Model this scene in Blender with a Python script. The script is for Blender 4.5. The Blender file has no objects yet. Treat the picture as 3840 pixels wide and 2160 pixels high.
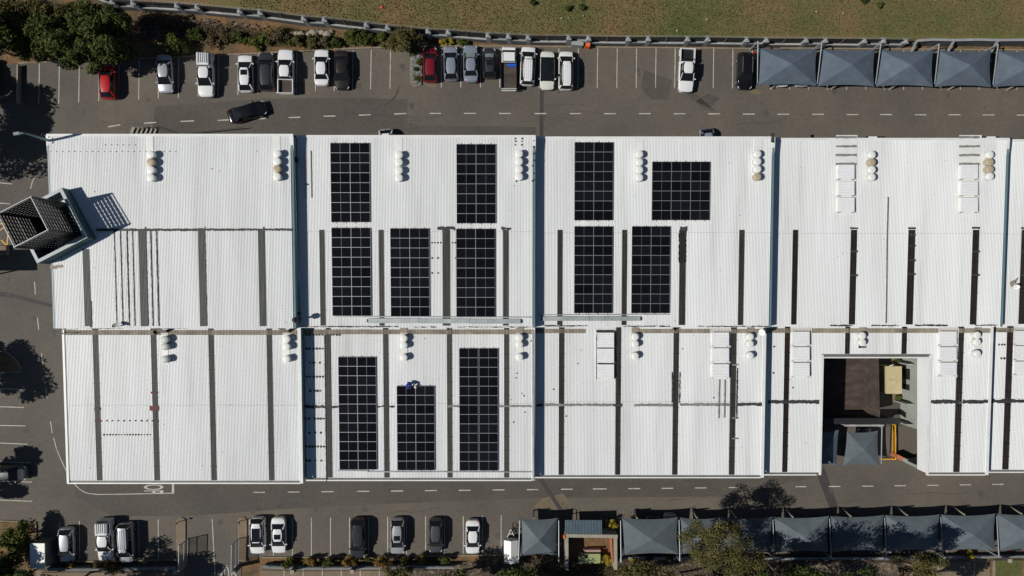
import bpy, bmesh, math, random
from mathutils import Vector, Matrix
R = math.radians
random.seed(7)
scene = bpy.context.scene
# ---------------- camera ----------------
HC = 87.0                      # camera height above the middle of the site
S = 3840.0 / 129.0             # photo pixels per metre at z = 0
cam_d = bpy.data.cameras.new('camera'); cam = bpy.data.objects.new('camera', cam_d)
scene.collection.objects.link(cam)
cam.location = (0, 0, HC); cam.rotation_euler = (0, 0, 0)
cam_d.sensor_width = 36.0; cam_d.lens = 36.0 * HC / 129.0
cam_d.clip_start = 1.0; cam_d.clip_end = 2000.0
scene.camera = cam
# ---------------- sky, sun, exposure ----------------
SUN_EL, SUN_AZ = 46.0, 12.0    # light travels to +X, turned 12 degrees to +Y
world = bpy.data.worlds.new('World'); scene.world = world; world.use_nodes = True
wn = world.node_tree.nodes; wl = world.node_tree.links
sky = wn.new('ShaderNodeTexSky'); sky.sky_type = 'NISHITA'; sky.sun_disc = False
sky.sun_elevation = R(SUN_EL); sky.sun_rotation = R(258)
sky.altitude = 1400; sky.air_density = 1.0; sky.dust_density = 0.6; sky.ozone_density = 1.5
wl.new(sky.outputs[0], wn['Background'].inputs[0]); wn['Background'].inputs[1].default_value = 0.05
sd = bpy.data.lights.new('sun', 'SUN'); sun = bpy.data.objects.new('sun', sd)
scene.collection.objects.link(sun); sd.energy = 5.0; sd.angle = R(0.5); sd.color = (1.0, 0.955, 0.88)
_d = Vector((math.cos(R(SUN_AZ)) * math.cos(R(SUN_EL)), math.sin(R(SUN_AZ)) * math.cos(R(SUN_EL)), -math.sin(R(SUN_EL))))
sun.rotation_euler = _d.to_track_quat('-Z', 'Y').to_euler(); sun.location = (-60, -20, 80)
scene.view_settings.view_transform = 'Standard'; scene.view_settings.look = 'None'
scene.view_settings.exposure = -0.28; scene.view_settings.gamma = 1.0
col = scene.collection

# ---------------- placing helpers ----------------
def g(x, y): return -0.042 * x + 0.04 * y           # the site falls to +X and to -Y
def at(px, py, z):                                   # photo pixel -> point at height z
    k = (HC - z) / HC / S
    return Vector(((px - 1920) * k, (1080 - py) * k, z))
def gp(px, py, h=0.0):                               # photo pixel -> point h above the ground
    z = h
    for _ in range(6):
        p = at(px, py, z); z = g(p.x, p.y) + h
    return at(px, py, z)
YS = -4.55; YE = -22.40                              # roof step and lower eave
def zr(b, y):
    return 9.25 - 1.2 * b + .05 * (y - YS) if y > YS else 6.7 - 1.2 * b + .05 * (y - YE)
def rp(px, py, b, h=0.0, lower=None):                # photo pixel -> point on the roof of block b
    z = 6.0
    for _ in range(8):
        p = at(px, py, z)
        y = p.y
        if lower is True: y = min(y, YS)
        if lower is False: y = max(y, YS + 1e-3)
        z = zr(b, y) + h
    return at(px, py, z)

# ---------------- mesh helpers ----------------
class MB:
    def __init__(s): s.v = []; s.f = []
    def add(s, vs, fs):
        n = len(s.v); s.v += [tuple(v) for v in vs]; s.f += [tuple(i + n for i in f) for f in fs]
    def quad(s, a, b, c, d): s.add([a, b, c, d], [(0, 1, 2, 3)])
    def poly(s, pts): s.add(pts, [tuple(range(len(pts)))])
    def box(s, c, size, rz=0.0, top=1.0):            # c is the centre
        hx, hy, hz = size[0] / 2, size[1] / 2, size[2] / 2; ca, sa = math.cos(rz), math.sin(rz)
        vs = []
        for z, k in ((-hz, 1.0), (hz, top)):
            for x, y in ((-hx, -hy), (hx, -hy), (hx, hy), (-hx, hy)):
                vs.append((c[0] + (x * ca - y * sa) * k, c[1] + (x * sa + y * ca) * k, c[2] + z))
        s.add(vs, [(0, 3, 2, 1), (4, 5, 6, 7), (0, 1, 5, 4), (1, 2, 6, 5), (2, 3, 7, 6), (3, 0, 4, 7)])
    def bar(s, p, q, w, h=None):                     # rectangular bar from p to q
        p = Vector(p); q = Vector(q); h = h or w; d = (q - p).normalized()
        up = Vector((0, 0, 1)) if abs(d.z) < .95 else Vector((0, 1, 0))
        a = d.cross(up).normalized() * w / 2; b = a.cross(d).normalized() * h / 2
        vs = [p - a - b, p + a - b, p + a + b, p - a + b, q - a - b, q + a - b, q + a + b, q - a + b]
        s.add(vs, [(0, 1, 2, 3), (7, 6, 5, 4), (0, 4, 5, 1), (1, 5, 6, 2), (2, 6, 7, 3), (3, 7, 4, 0)])
    def tube(s, pts, rads, n=8):
        rings = []
        pts = [Vector(p) for p in pts]
        for i, p in enumerate(pts):
            d = (pts[min(i + 1, len(pts) - 1)] - pts[max(i - 1, 0)]).normalized()
            up = Vector((0, 0, 1)) if abs(d.z) < .9 else Vector((1, 0, 0))
            a = d.cross(up).normalized(); b = d.cross(a).normalized()
            r = rads[i] if isinstance(rads, (list, tuple)) else rads
            rings.append([p + a * r * math.cos(t * 2 * math.pi / n) + b * r * math.sin(t * 2 * math.pi / n) for t in range(n)])
        s.loft(rings, True)
    def loft(s, rings, caps=True, closed=True):
        n = len(rings[0]); vs = [v for r in rings for v in r]; fs = []
        for i in range(len(rings) - 1):
            for j in range(n if closed else n - 1):
                k = (j + 1) % n
                fs.append((i * n + j, i * n + k, (i + 1) * n + k, (i + 1) * n + j))
        if caps: fs.append(tuple(range(n - 1, -1, -1))); fs.append(tuple((len(rings) - 1) * n + j for j in range(n)))
        s.add(vs, fs)
    def lathe(s, c, prof, n=20, cap=True):           # prof: (radius, z)
        s.loft([[(c[0] + r * math.cos(t * 2 * math.pi / n), c[1] + r * math.sin(t * 2 * math.pi / n), c[2] + z) for t in range(n)] for r, z in prof], cap)
    def ell(s, c, r, n=10, m=6):
        s.lathe(c, [(1e-3, 0)], 3, False)
        s.v = s.v[:-3]
        rings = []
        for i in range(m + 1):
            a = -math.pi / 2 + math.pi * i / m
            rr = max(math.cos(a), .02)
            rings.append([(c[0] + r[0] * rr * math.cos(t * 2 * math.pi / n), c[1] + r[1] * rr * math.sin(t * 2 * math.pi / n), c[2] + r[2] * math.sin(a)) for t in range(n)])
        s.loft(rings, True)
    def build(s, name, m, parent=None, smooth=False, local=False, recalc=True, **tags):
        me = bpy.data.meshes.new(name)
        off = Vector((0, 0, 0))
        if parent is not None and not local: off = -wloc(parent)
        me.from_pydata([(v[0] + off.x, v[1] + off.y, v[2] + off.z) for v in s.v], [], s.f)
        if recalc:
            bm = bmesh.new(); bm.from_mesh(me); bmesh.ops.recalc_face_normals(bm, faces=bm.faces); bm.to_mesh(me); bm.free()
        if smooth:
            me.polygons.foreach_set('use_smooth', [True] * len(me.polygons))
            if smooth == 'auto' and hasattr(me, 'set_sharp_from_angle'): me.set_sharp_from_angle(angle=R(38))
        me.materials.append(m); me.update()
        o = bpy.data.objects.new(name, me); col.objects.link(o)
        if parent is not None: o.parent = parent
        for k, v in tags.items(): o[k] = v
        return o
def wloc(o):
    p = Vector((0, 0, 0))
    while o is not None: p += Vector(o.location); o = o.parent
    return p
def thing(name, label, cat, loc=(0, 0, 0), group=None, rot=None):
    o = bpy.data.objects.new(name, None); col.objects.link(o); o.location = loc; o.empty_display_size = .5
    if rot is not None: o.rotation_euler = rot
    o['label'] = label; o['category'] = cat
    if group: o['group'] = group
    return o
def tag(o, label, cat, group=None):
    o['label'] = label; o['category'] = cat
    if group: o['group'] = group
    return o

# ---------------- materials ----------------
def sset(b, k, v):
    if k in b.inputs: b.inputs[k].default_value = v
def mat(name, c, rough=.6, metal=0.0, coat=0.0, spec=None):
    m = bpy.data.materials.new(name); m.use_nodes = True; b = m.node_tree.nodes['Principled BSDF']
    b.inputs['Base Color'].default_value = (*c, 1); b.inputs['Roughness'].default_value = rough
    b.inputs['Metallic'].default_value = metal; sset(b, 'Coat Weight', coat); sset(b, 'Coat Roughness', .08)
    if spec is not None: sset(b, 'Specular IOR Level', spec)
    return m
def nmat(name, stops, scale=1.0, rough=.8, detail=6, stretch=(1, 1, 1), bump=0.0, bscale=20, second=None, metal=0.0, spec=None, isl=0.0, orand=0.0):
    """stops: [(pos, colour)] over noise; second: (scale, amount) extra value jitter"""
    m = mat(name, stops[0][1], rough, metal, spec=spec); nt = m.node_tree; b = nt.nodes['Principled BSDF']
    geo = nt.nodes.new('ShaderNodeNewGeometry'); mp = nt.nodes.new('ShaderNodeMapping'); mp.inputs['Scale'].default_value = stretch
    nt.links.new(geo.outputs['Position'], mp.inputs[0])
    n = nt.nodes.new('ShaderNodeTexNoise'); n.inputs['Scale'].default_value = scale; n.inputs['Detail'].default_value = detail
    n.inputs['Roughness'].default_value = .62
    nt.links.new(mp.outputs[0], n.inputs['Vector'])
    cr = nt.nodes.new('ShaderNodeValToRGB'); e = cr.color_ramp.elements
    while len(e) < len(stops): e.new(.5)
    for i, (p, c) in enumerate(stops): e[i].position = p; e[i].color = (*c, 1)
    nt.links.new(n.outputs['Fac'], cr.inputs[0]); out = cr.outputs[0]
    def mul(out, src, lo, hi, a=.3, bb=.7):
        mr = nt.nodes.new('ShaderNodeMapRange'); mr.inputs[1].default_value = a; mr.inputs[2].default_value = bb
        mr.inputs[3].default_value = lo; mr.inputs[4].default_value = hi; nt.links.new(src, mr.inputs[0])
        mx = nt.nodes.new('ShaderNodeVectorMath'); mx.operation = 'SCALE'
        nt.links.new(out, mx.inputs[0]); nt.links.new(mr.outputs[0], mx.inputs['Scale']); return mx.outputs[0]
    if second:
        n2 = nt.nodes.new('ShaderNodeTexNoise'); n2.inputs['Scale'].default_value = second[0]; n2.inputs['Detail'].default_value = 4
        nt.links.new(mp.outputs[0], n2.inputs['Vector']); out = mul(out, n2.outputs['Fac'], 1 - second[1], 1 + second[1])
    if isl: out = mul(out, geo.outputs['Random Per Island'], 1 - isl, 1 + isl, 0, 1)
    if orand:
        oi = nt.nodes.new('ShaderNodeObjectInfo'); out = mul(out, oi.outputs['Random'], 1 - orand, 1 + orand, 0, 1)
    nt.links.new(out, b.inputs['Base Color'])
    if bump:
        n3 = nt.nodes.new('ShaderNodeTexNoise'); n3.inputs['Scale'].default_value = bscale; n3.inputs['Detail'].default_value = 5
        nt.links.new(geo.outputs['Position'], n3.inputs['Vector'])
        bp = nt.nodes.new('ShaderNodeBump'); bp.inputs['Strength'].default_value = bump; bp.inputs['Distance'].default_value = .1
        nt.links.new(n3.outputs['Fac'], bp.inputs['Height']); nt.links.new(bp.outputs[0], b.inputs['Normal'])
    return m
M = {}
M['asphalt'] = nmat('asphalt', [(.22, (.076, .067, .056)), (.5, (.106, .093, .077)), (.75, (.144, .122, .094))], .09, .85, 7, second=(2.6, .10), bump=.25, bscale=9)
M['asphalt_new'] = nmat('asphalt new', [(.3, (.064, .057, .049)), (.7, (.092, .082, .069))], .12, .85, 7, second=(2.6, .12), bump=.25, bscale=9)
M['asphalt_dark'] = nmat('asphalt sealed', [(.3, (.038, .035, .035)), (.7, (.055, .050, .048))], .4, .8, 5)
M['stain'] = nmat('oil stain', [(.3, (.066, .058, .050)), (.7, (.088, .078, .066))], .6, .8, 5)
M['dust'] = nmat('sandy dust', [(.3, (.13, .105, .07)), (.7, (.17, .13, .085))], .6, .9, 5)
M['line'] = nmat('road paint', [(.25, (.30, .28, .25)), (.6, (.50, .475, .43))], 1.2, .7, 5, second=(6, .12))
M['yline'] = mat('yellow paint', (.62, .33, .03), .6)
M['soil'] = nmat('red soil', [(.25, (.05, .042, .025)), (.45, (.11, .075, .038)), (.62, (.19, .105, .045)), (.8, (.25, .17, .10))], .45, .95, 8, second=(5, .3), bump=.8, bscale=5)
M['field'] = nmat('dry grass field', [(.26, (.060, .088, .018)), (.42, (.112, .110, .034)), (.54, (.150, .116, .044)), (.72, (.215, .125, .058))], .11, .95, 9, second=(7, .34), bump=1.0, bscale=6)
M['blade'] = nmat('grass blades', [(.25, (.038, .055, .014)), (.5, (.09, .080, .028)), (.75, (.16, .115, .055))], .25, .9, 6, isl=.45)
M['lawn'] = nmat('lawn', [(.3, (.055, .072, .016)), (.7, (.12, .118, .034))], 1.5, .95, 6, second=(8, .35), bump=.8, bscale=8)
M['paving'] = nmat('tan paving', [(.3, (.155, .118, .078)), (.7, (.215, .162, .105))], .7, .9, 6, second=(9, .10))
M['rubble'] = nmat('rocky ground', [(.3, (.04, .032, .028)), (.5, (.10, .075, .055)), (.7, (.26, .19, .13))], 1.8, .95, 6, second=(6, .3), bump=1.0, bscale=6)
M['kerb'] = nmat('kerb stone', [(.3, (.17, .14, .095)), (.7, (.29, .24, .17))], 1.5, .9, 5)
M['conc'] = nmat('concrete', [(.3, (.25, .235, .19)), (.7, (.34, .315, .25))], 1.2, .9, 6)
M['pier'] = nmat('grey cement', [(.3, (.22, .235, .24)), (.7, (.31, .325, .325))], 1.2, .85, 6)
M['wallgrey'] = nmat('grey wall', [(.3, (.070, .078, .085)), (.7, (.11, .118, .125))], 1.0, .85, 6)
M['walltop'] = nmat('wall coping', [(.3, (.26, .26, .26)), (.7, (.42, .42, .41))], .8, .85, 6)
M['roof'] = nmat('white roof paint', [(.2, (.55, .56, .55)), (.42, (.66, .68, .68)), (.8, (.71, .73, .735))], .5, .42, 7, stretch=(1.6, .10, 1), second=(.25, .07), spec=.35)
M['roofdirty'] = nmat('stained sheet', [(.3, (.16, .14, .11)), (.7, (.32, .28, .22))], .8, .7, 6, second=(3, .15))
M['flash'] = nmat('white flashing', [(.3, (.64, .65, .63)), (.7, (.74, .75, .73))], .6, .45, 6)
M['clad'] = nmat('white cladding', [(.3, (.76, .78, .80)), (.7, (.82, .84, .86))], .4, .45, 5)
M['wall'] = nmat('plaster wall', [(.3, (.25, .275, .245)), (.7, (.31, .335, .30))], .5, .85, 6)
M['tealwall'] = nmat('teal wall', [(.3, (.10, .17, .19)), (.7, (.13, .21, .235))], .5, .7, 5)
M['gutter'] = nmat('grey gutter', [(.3, (.10, .10, .095)), (.7, (.17, .165, .15))], .8, .6, 5)
M['tar'] = nmat('bitumen sealant', [(.3, (.022, .022, .024)), (.7, (.05, .048, .047))], 1.2, .7, 6)
M['tar2'] = nmat('grey sealant', [(.3, (.16, .155, .145)), (.7, (.26, .25, .235))], 1.0, .7, 6)
M['redseal'] = nmat('red sealant', [(.3, (.075, .013, .013)), (.7, (.14, .022, .02))], 2, .7, 5)
M['sky0'] = nmat('skylight pale', [(.3, (.055, .070, .066)), (.6, (.090, .100, .086)), (.8, (.16, .16, .11))], .5, .5, 5, stretch=(6, .5, 1), spec=.2)
M['sky1'] = nmat('skylight grey', [(.3, (.040, .043, .042)), (.7, (.082, .078, .066))], .5, .5, 5, stretch=(6, .4, 1), spec=.2)
M['sky2'] = nmat('skylight dark', [(.3, (.020, .019, .018)), (.7, (.050, .045, .038))], .5, .5, 5, stretch=(6, .5, 1), spec=.2)
M['sky3'] = nmat('skylight black', [(.3, (.010, .008, .008)), (.7, (.024, .017, .016))], .5, .5, 5, stretch=(6, .5, 1), spec=.2)
M['cell'] = mat('solar glass', (.006, .0065, .010), .15, 0, 0, .25)
_c = M['cell'].node_tree; _oi = _c.nodes.new('ShaderNodeObjectInfo'); _cr = _c.nodes.new('ShaderNodeValToRGB')
_cr.color_ramp.elements[0].color = (.004, .0042, .005, 1); _cr.color_ramp.elements[1].color = (.009, .0095, .012, 1)
_c.links.new(_oi.outputs['Random'], _cr.inputs[0]); _c.links.new(_cr.outputs[0], _c.nodes['Principled BSDF'].inputs['Base Color'])
M['alu'] = mat('aluminium frame', (.40, .41, .42), .4, .6)
M['galv'] = nmat('galvanised steel', [(.3, (.30, .33, .34)), (.7, (.46, .49, .49))], .8, .5, 5, metal=.3)
M['vent'] = mat('white vent', (.74, .75, .72), .45)
M['venttan'] = mat('yellowed vent', (.42, .34, .235), .5)
M['ventgrey'] = mat('grey vent', (.42, .45, .43), .45)
M['boxvent'] = nmat('box vent white', [(.3, (.76, .77, .79)), (.7, (.82, .83, .84))], .8, .45, 5)
M['cloth'] = nmat('shade cloth', [(.3, (.072, .096, .128)), (.7, (.096, .124, .158))], .5, .85, 6, second=(1.2, .10), orand=.10)
M['cloth2'] = nmat('shade cloth faded', [(.3, (.080, .101, .118)), (.7, (.104, .128, .144))], .5, .85, 6, second=(1.2, .10), orand=.10)
M['steel'] = mat('grey painted steel', (.30, .33, .35), .45, .2)
M['darksteel'] = mat('dark steel', (.018, .018, .020), .5)
M['black'] = mat('black plastic', (.010, .010, .011), .5)
M['tyre'] = mat('tyre rubber', (.015, .015, .015), .8)
M['rim'] = mat('alloy rim', (.35, .36, .37), .35, .7)
M['glass'] = mat('car glass', (.010, .012, .014), .06, 0, 0, .55)
M['lamp'] = mat('headlamp glass', (.55, .57, .60), .15)
M['red'] = mat('tail lamp red', (.45, .012, .012), .25)
M['trunk'] = nmat('bark', [(.3, (.14, .10, .065)), (.7, (.27, .21, .15))], 4, .9, 5)
M['bin'] = nmat('green skip paint', [(.3, (.25, .29, .12)), (.7, (.31, .35, .15))], 1.5, .6, 5)
M['pink'] = mat('pale pink board', (.33, .22, .19), .7)
M['orange'] = mat('orange paint', (.72, .13, .03), .55)
M['terracotta'] = nmat('orange wall', [(.3, (.40, .13, .06)), (.7, (.50, .18, .09))], 1, .85, 5)
M['white'] = mat('white painted metal', (.72, .73, .71), .4)
M['beige'] = nmat('beige metal', [(.3, (.44, .37, .20)), (.7, (.50, .43, .25))], 1, .6, 5)
M['brownroof'] = nmat('bitumen roof', [(.3, (.034, .024, .020)), (.5, (.058, .042, .035)), (.8, (.11, .084, .070))], .8, .9, 7, stretch=(.5, 1.6, 1), second=(4, .15))
M['yellow'] = mat('yellow steel', (.75, .38, .01), .5)
M['rock'] = nmat('boulder', [(.3, (.19, .165, .13)), (.7, (.36, .32, .27))], 3, .9, 5)
M['slate'] = nmat('grey rock', [(.3, (.10, .11, .11)), (.7, (.22, .23, .23))], 3, .9, 5, isl=.3)
M['blueroof'] = nmat('blue-grey roof sheet', [(.3, (.10, .14, .17)), (.7, (.14, .19, .22))], 1, .4, 4, metal=.2)
M['skin'] = mat('skin', (.15, .08, .05), .6)
M['blue'] = mat('royal blue workwear', (.012, .03, .30), .8)
M['bluecrate'] = mat('blue crate', (.01, .09, .50), .5)
M['ltgreen'] = nmat('foliage bright', [(.3, (.045, .066, .012)), (.7, (.120, .132, .028))], 1.4, .8, 4, isl=.5, spec=.15)
M['dkgreen'] = nmat('foliage dark', [(.3, (.022, .038, .008)), (.7, (.085, .102, .026))], .55, .8, 4, isl=.55, spec=.15)
M['olive'] = nmat('foliage olive', [(.3, (.050, .052, .014)), (.7, (.140, .120, .044))], .6, .8, 4, isl=.5, spec=.15)
M['brownish'] = nmat('foliage brownish', [(.3, (.05, .042, .018)), (.7, (.12, .085, .035))], .9, .8, 4, isl=.5)
M['yellowleaf'] = nmat('foliage yellow', [(.3, (.14, .13, .01)), (.7, (.36, .27, .02))], 2, .8, 4, isl=.4)
M['autumn'] = nmat('foliage autumn', [(.3, (.11, .085, .012)), (.7, (.26, .13, .02))], 2, .8, 4, isl=.5)
M['white2'] = mat('white plastic', (.8, .8, .78), .35)
def paint(name, c, metal=0.0, rough=.32): return mat(name, c, rough, metal, .6)
P = dict(red=paint('red paint', (.42, .008, .010)), dkred=paint('dark red paint', (.17, .006, .012)), white=paint('white paint', (.72, .73, .74)),
         cream=paint('cream paint', (.60, .63, .57)), silver=paint('silver paint', (.40, .42, .45), .35), bluesilver=paint('blue silver paint', (.29, .33, .40), .35),
         dkgrey=paint('dark grey paint', (.035, .037, .043), .2), grey=paint('grey paint', (.075, .080, .085), .3), black=paint('black paint', (.006, .006, .007), 0, .22),
         brown=paint('brown black paint', (.020, .016, .013), .2))

# ---------------- ground ----------------
def sheet(name, pts, m, lift, kind='structure', world_pts=False):
    b = MB(); vs = []
    for p in pts:
        q = Vector((p[0], p[1], 0)) if world_pts else gp(p[0], p[1])
        vs.append((q.x, q.y, g(q.x, q.y) + lift))
    b.poly(vs); o = b.build(name, m, recalc=False); o['kind'] = kind
    me = o.data
    if me.polygons[0].normal.z < 0: me.flip_normals()
    return o
sheet('ground', [(-260, -260), (260, -260), (260, 260), (-260, 260)], M['soil'], -.06, world_pts=True)
sheet('field', [(1100, -500), (4600, -500), (4600, 150), (3900, 148), (3560, 146), (3000, 146), (2500, 142), (1985, 130), (1620, 110), (1370, 92), (1140, 62), (960, 42), (680, 14), (500, -8), (-300, -90), (-300, -500)], M['field'], -.02)
TOPK = [(-500, 262), (71, 238), (283, 229), (596, 216), (958, 201), (1277, 184), (1463, 178), (1540, 172), (1657, 173), (1920, 174), (2293, 178), (2826, 183), (2925, 181), (3840, 188), (4500, 192)]
BOTK = [(4500, 2080), (3663, 2082), (2400, 2084), (1892, 2078), (1705, 2081), (1370, 2085), (979, 2088), (905, 2090), (905, 2300), (690, 2300), (690, 2096), (194, 2104), (140, 2104), (136, 1958), (-60, 1950), (-500, 1950)]
sheet('car_park_asphalt', TOPK + BOTK, M['asphalt'], 0.0)
# newer / patched asphalt areas
sheet('road', [(583, 399), (1000, 370), (1300, 366), (1528, 372), (1526, 560), (560, 560)], M['asphalt_new'], .004)
sheet('road', [(1528, 470), (2010, 476), (2010, 560), (1526, 560)], M['asphalt_new'], .004)
sheet('road', [(300, 1700), (1100, 1700), (1960, 1700), (3060, 1690), (3060, 1790), (2700, 1862), (2000, 1868), (1200, 1900), (700, 1935), (420, 1935), (280, 1860)], M['asphalt_new'], .004)
for pts in ([(2027, 182), (2040, 182), (2037, 520), (2023, 520)], [(2018, 1795), (2036, 1795), (2114, 1915), (2096, 1915)], [(-60, 1090), (-60, 1106), (45, 1116), (198, 1154), (198, 1142), (60, 1104), (20, 1095)],
            [(3066, 1786), (3090, 1748), (3142, 1900), (3110, 1905)]):
    sheet('drain_channel', pts, M['asphalt_dark'], .008)
def arc(cx, cy, r, a0, a1, w, n=10):
    o = [(cx + (r + w) * math.cos(R(a0 + (a1 - a0) * i / n)), cy + (r + w) * math.sin(R(a0 + (a1 - a0) * i / n))) for i in range(n + 1)]
    q = [(cx + r * math.cos(R(a1 - (a1 - a0) * i / n)), cy + r * math.sin(R(a1 - (a1 - a0) * i / n))) for i in range(n + 1)]
    return o + q
sheet('tyre_mark', [(1420, 406), (1455, 386), (1480, 360), (1494, 328), (1500, 318), (1494, 345), (1478, 372), (1455, 392)], M['asphalt_dark'], .008)
sheet('tyre_mark', [(2560, 335), (2600, 345), (2690, 420), (2640, 410), (2580, 360)], M['stain'], .008)
for pts in ([(2415, 262), (2520, 300), (2505, 375), (2440, 372), (2402, 330)], [(2655, 350), (2700, 368), (2660, 405), (2610, 380)], [(700, 2030), (738, 2018), (734, 2040), (714, 2045)],
            [(1508, 240), (1517, 238), (1520, 265), (1508, 268)], [(118, 272), (128, 276), (124, 290), (116, 285)]):
    sheet('oil_stain', pts, M['stain'], .008)
for pts in ([(1590, 318), (1612, 300), (1632, 312), (1640, 325), (1600, 326)], [(2030, 1870), (2110, 1850), (2140, 1885), (2080, 1910), (2000, 1905)], [(2805, 333), (2838, 335), (2862, 350), (2835, 355), (2820, 352)]):
    sheet('dust_patch', pts, M['dust'], .006)
# outside strips
sheet('planting_bed', [(140, 2104), (690, 2096), (690, 2180), (140, 2180)], M['rubble'], -.03)
sheet('paving', [(975, 2120), (1480, 2112), (1480, 2600), (975, 2600)], M['paving'], .02)
sheet('paving', [(-300, 2142), (690, 2135), (690, 2600), (-300, 2600)], M['paving'], .02)
sheet('paving', [(3380, 2096), (3712, 2092), (3712, 2600), (3380, 2600)], M['paving'], .02)
sheet('lawn', [(3728, 2098), (3832, 2096), (3832, 2600), (3728, 2600)], M['lawn'], .02)
sheet('rocky_ground', [(1480, 2110), (3380, 2096), (3380, 2600), (1480, 2600)], M['rubble'], -.01)

# ---------------- painted lines ----------------
def stroke(b, p, q, w, lift):                        # a painted line between photo pixels, width in metres
    p = gp(*p); q = gp(*q); d = (q - p); d.z = 0; n = Vector((-d.y, d.x, 0)).normalized() * w / 2
    vs = [p - n, q - n, q + n, p + n]
    b.poly([(v.x, v.y, g(v.x, v.y) + lift) for v in vs])
T = 2.6833
def z1(x, y, ox, oy): return (ox + x / T, oy + y / T)
b = MB(); LW = .10
for x, y0, y1 in [(395, 640, 1045), (596, 640, 1042), (797, 630, 1028), (998, 640, 1018), (1197, 640, 1010), (1400, 600, 1003), (1597, 600, 992), (1798, 575, 985), (1998, 560, 973), (2199, 560, 965), (2398, 560, 957)]:
    stroke(b, z1(x + 2, y0, 0, 0), z1(x - 4, y1, 0, 0), LW, .016)
for x, y0, y1 in [(22, 550, 948), (213, 540, 940), (408, 525, 930), (602, 515, 922), (790, 515, 915), (974, 508, 907), (1157, 503, 900), (1352, 490, 892), (1868, 485, 880), (2064, 480, 880), (2262, 480, 880), (2457, 482, 882)]:
    stroke(b, z1(x + 3, y0, 960, 0), z1(x - 4, y1, 960, 0), LW, .016)
for x in (78, 275, 470, 665, 860, 1057, 1252, 1447, 1640, 1833, 2027, 2221, 2415): stroke(b, z1(x + 2, 488, 1920, 0), z1(x - 3, 888, 1920, 0), LW, .016)
for x in (27, 217, 407, 600, 792, 983, 1172, 1365, 1555, 1745, 1935, 2125, 2315, 2505, 2695): stroke(b, z1(x, 505, 2880, 0), z1(x - 1, 903, 2880, 0), LW, .016)
for x, y0, y1 in [(600, 900, 1285), (799, 895, 1280), (997, 888, 1275), (1195, 885, 1272), (1395, 882, 1270), (1592, 880, 1265)]: stroke(b, z1(x, y0, 0, 1620), z1(x + 4, y1, 0, 1620), LW, .016)
stroke(b, z1(2136, 878, 0, 1620), z1(2170, 1560, 0, 1620), .11, .016)
for x, y0, y1 in [(175, 868, 1246), (367, 866, 1244), (558, 864, 1242), (750, 862, 1240), (942, 860, 1238), (1133, 857, 1236), (1325, 854, 1232), (1515, 852, 1230), (1706, 850, 1228), (1897, 848, 1225), (2086, 845, 1222), (2278, 842, 1218), (2467, 838, 1215)]:
    stroke(b, z1(x, y0, 960, 1620), z1(x, y1, 960, 1620), LW, .016)
for i in range(22): stroke(b, (2060 + 71 * i, 1945), (2060 + 71 * i, 2078), LW, .016)
for x0, y0, x1, y1 in [(0, 683, 46, 690), (0, 759, 39, 765), (0, 1458, 82, 1461), (0, 1526, 90, 1528), (0, 1597, 96, 1597), (0, 1661, 103, 1666), (0, 1731, 115, 1736), (0, 1803, 120, 1808), (0, 1875, 121, 1880)]:
    stroke(b, (x0 - 60, y0 - 3), (x1, y1), LW, .016)
b.build('parking_lines', M['line'], recalc=False, kind='structure')
b = MB()
for x in (283, 475, 667, 858, 1049, 1240): stroke(b, z1(x, 1375, 960, 1620), z1(x + 3, 1700, 960, 1620), LW, .03)
for x, y in ((308, 1320), (1712, 1300), (2078, 1260)): stroke(b, z1(x, y, 2880, 1620), z1(x - 8, 1700, 2880, 1620), LW, .03)
b.build('parking_lines', M['line'], recalc=False, kind='structure')
b = MB(); DW = .13
for a in [(1088, 1277, 1212, 1255), (1447, 1240, 1570, 1232), (1818, 1222, 1953, 1216), (2190, 1212, 2312, 1205), (2545, 1196, 2671, 1193)]: stroke(b, z1(a[0], a[1], 0, 0), z1(a[2], a[3], 0, 0), DW, .012)
for a in [(330, 1183, 445, 1180), (678, 1170, 800, 1167), (1035, 1160, 1155, 1154), (1392, 1147, 1512, 1142), (1747, 1141, 1860, 1141), (2092, 1141, 2212, 1141), (2446, 1142, 2565, 1142)]: stroke(b, z1(a[0], a[1], 960, 0), z1(a[2], a[3], 960, 0), DW, .012)
for a in [(227, 346, 1143), (580, 692, 1143), (925, 1045, 1144), (1277, 1395, 1144), (1627, 1744, 1145), (1975, 2095, 1146), (2322, 2443, 1148), (2671, 2791, 1150), (3021, 3136, 1150), (3367, 3485, 1153), (3704, 3822, 1153), (4053, 4168, 1155), (4394, 4512, 1155), (4736, 4852, 1156), (5079, 5195, 1158)]:
    stroke(b, z1(a[0], a[2], 1920, 0), z1(a[1], a[2], 1920, 0), DW, .012)
for a in [(-28, 607, 90, 607), (320, 604, 437, 603), (657, 601, 781, 600), (1015, 597, 1139, 596), (1358, 594, 1480, 593), (1700, 590, 1822, 588), (2040, 587, 2162, 586), (2383, 583, 2500, 582)]: stroke(b, z1(a[0], a[1], 960, 1620), z1(a[2], a[3], 960, 1620), DW, .012)
for a in [(150, 580, 264), (491, 576, 611), (814, 573, 952), (1172, 570, 1291), (1506, 567, 1622), (1841, 563, 1953), (2180, 559, 2290), (2520, 554, 2624), (2851, 550, 2961), (3187, 548, 3304), (3521, 545, 3634), (3849, 541, 3962), (4178, 537, 4291), (4505, 532, 4619), (4831, 527, 4945)]:
    stroke(b, z1(a[0], a[1], 1920, 1620), z1(a[2], a[1] - 1, 1920, 1620), DW, .012)
for a in [(345, 340, 325, 385), (325, 385, 308, 450)]: stroke(b, z1(a[0], a[1], 0, 540), z1(a[2], a[3], 0, 540), .10, .012)
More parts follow.
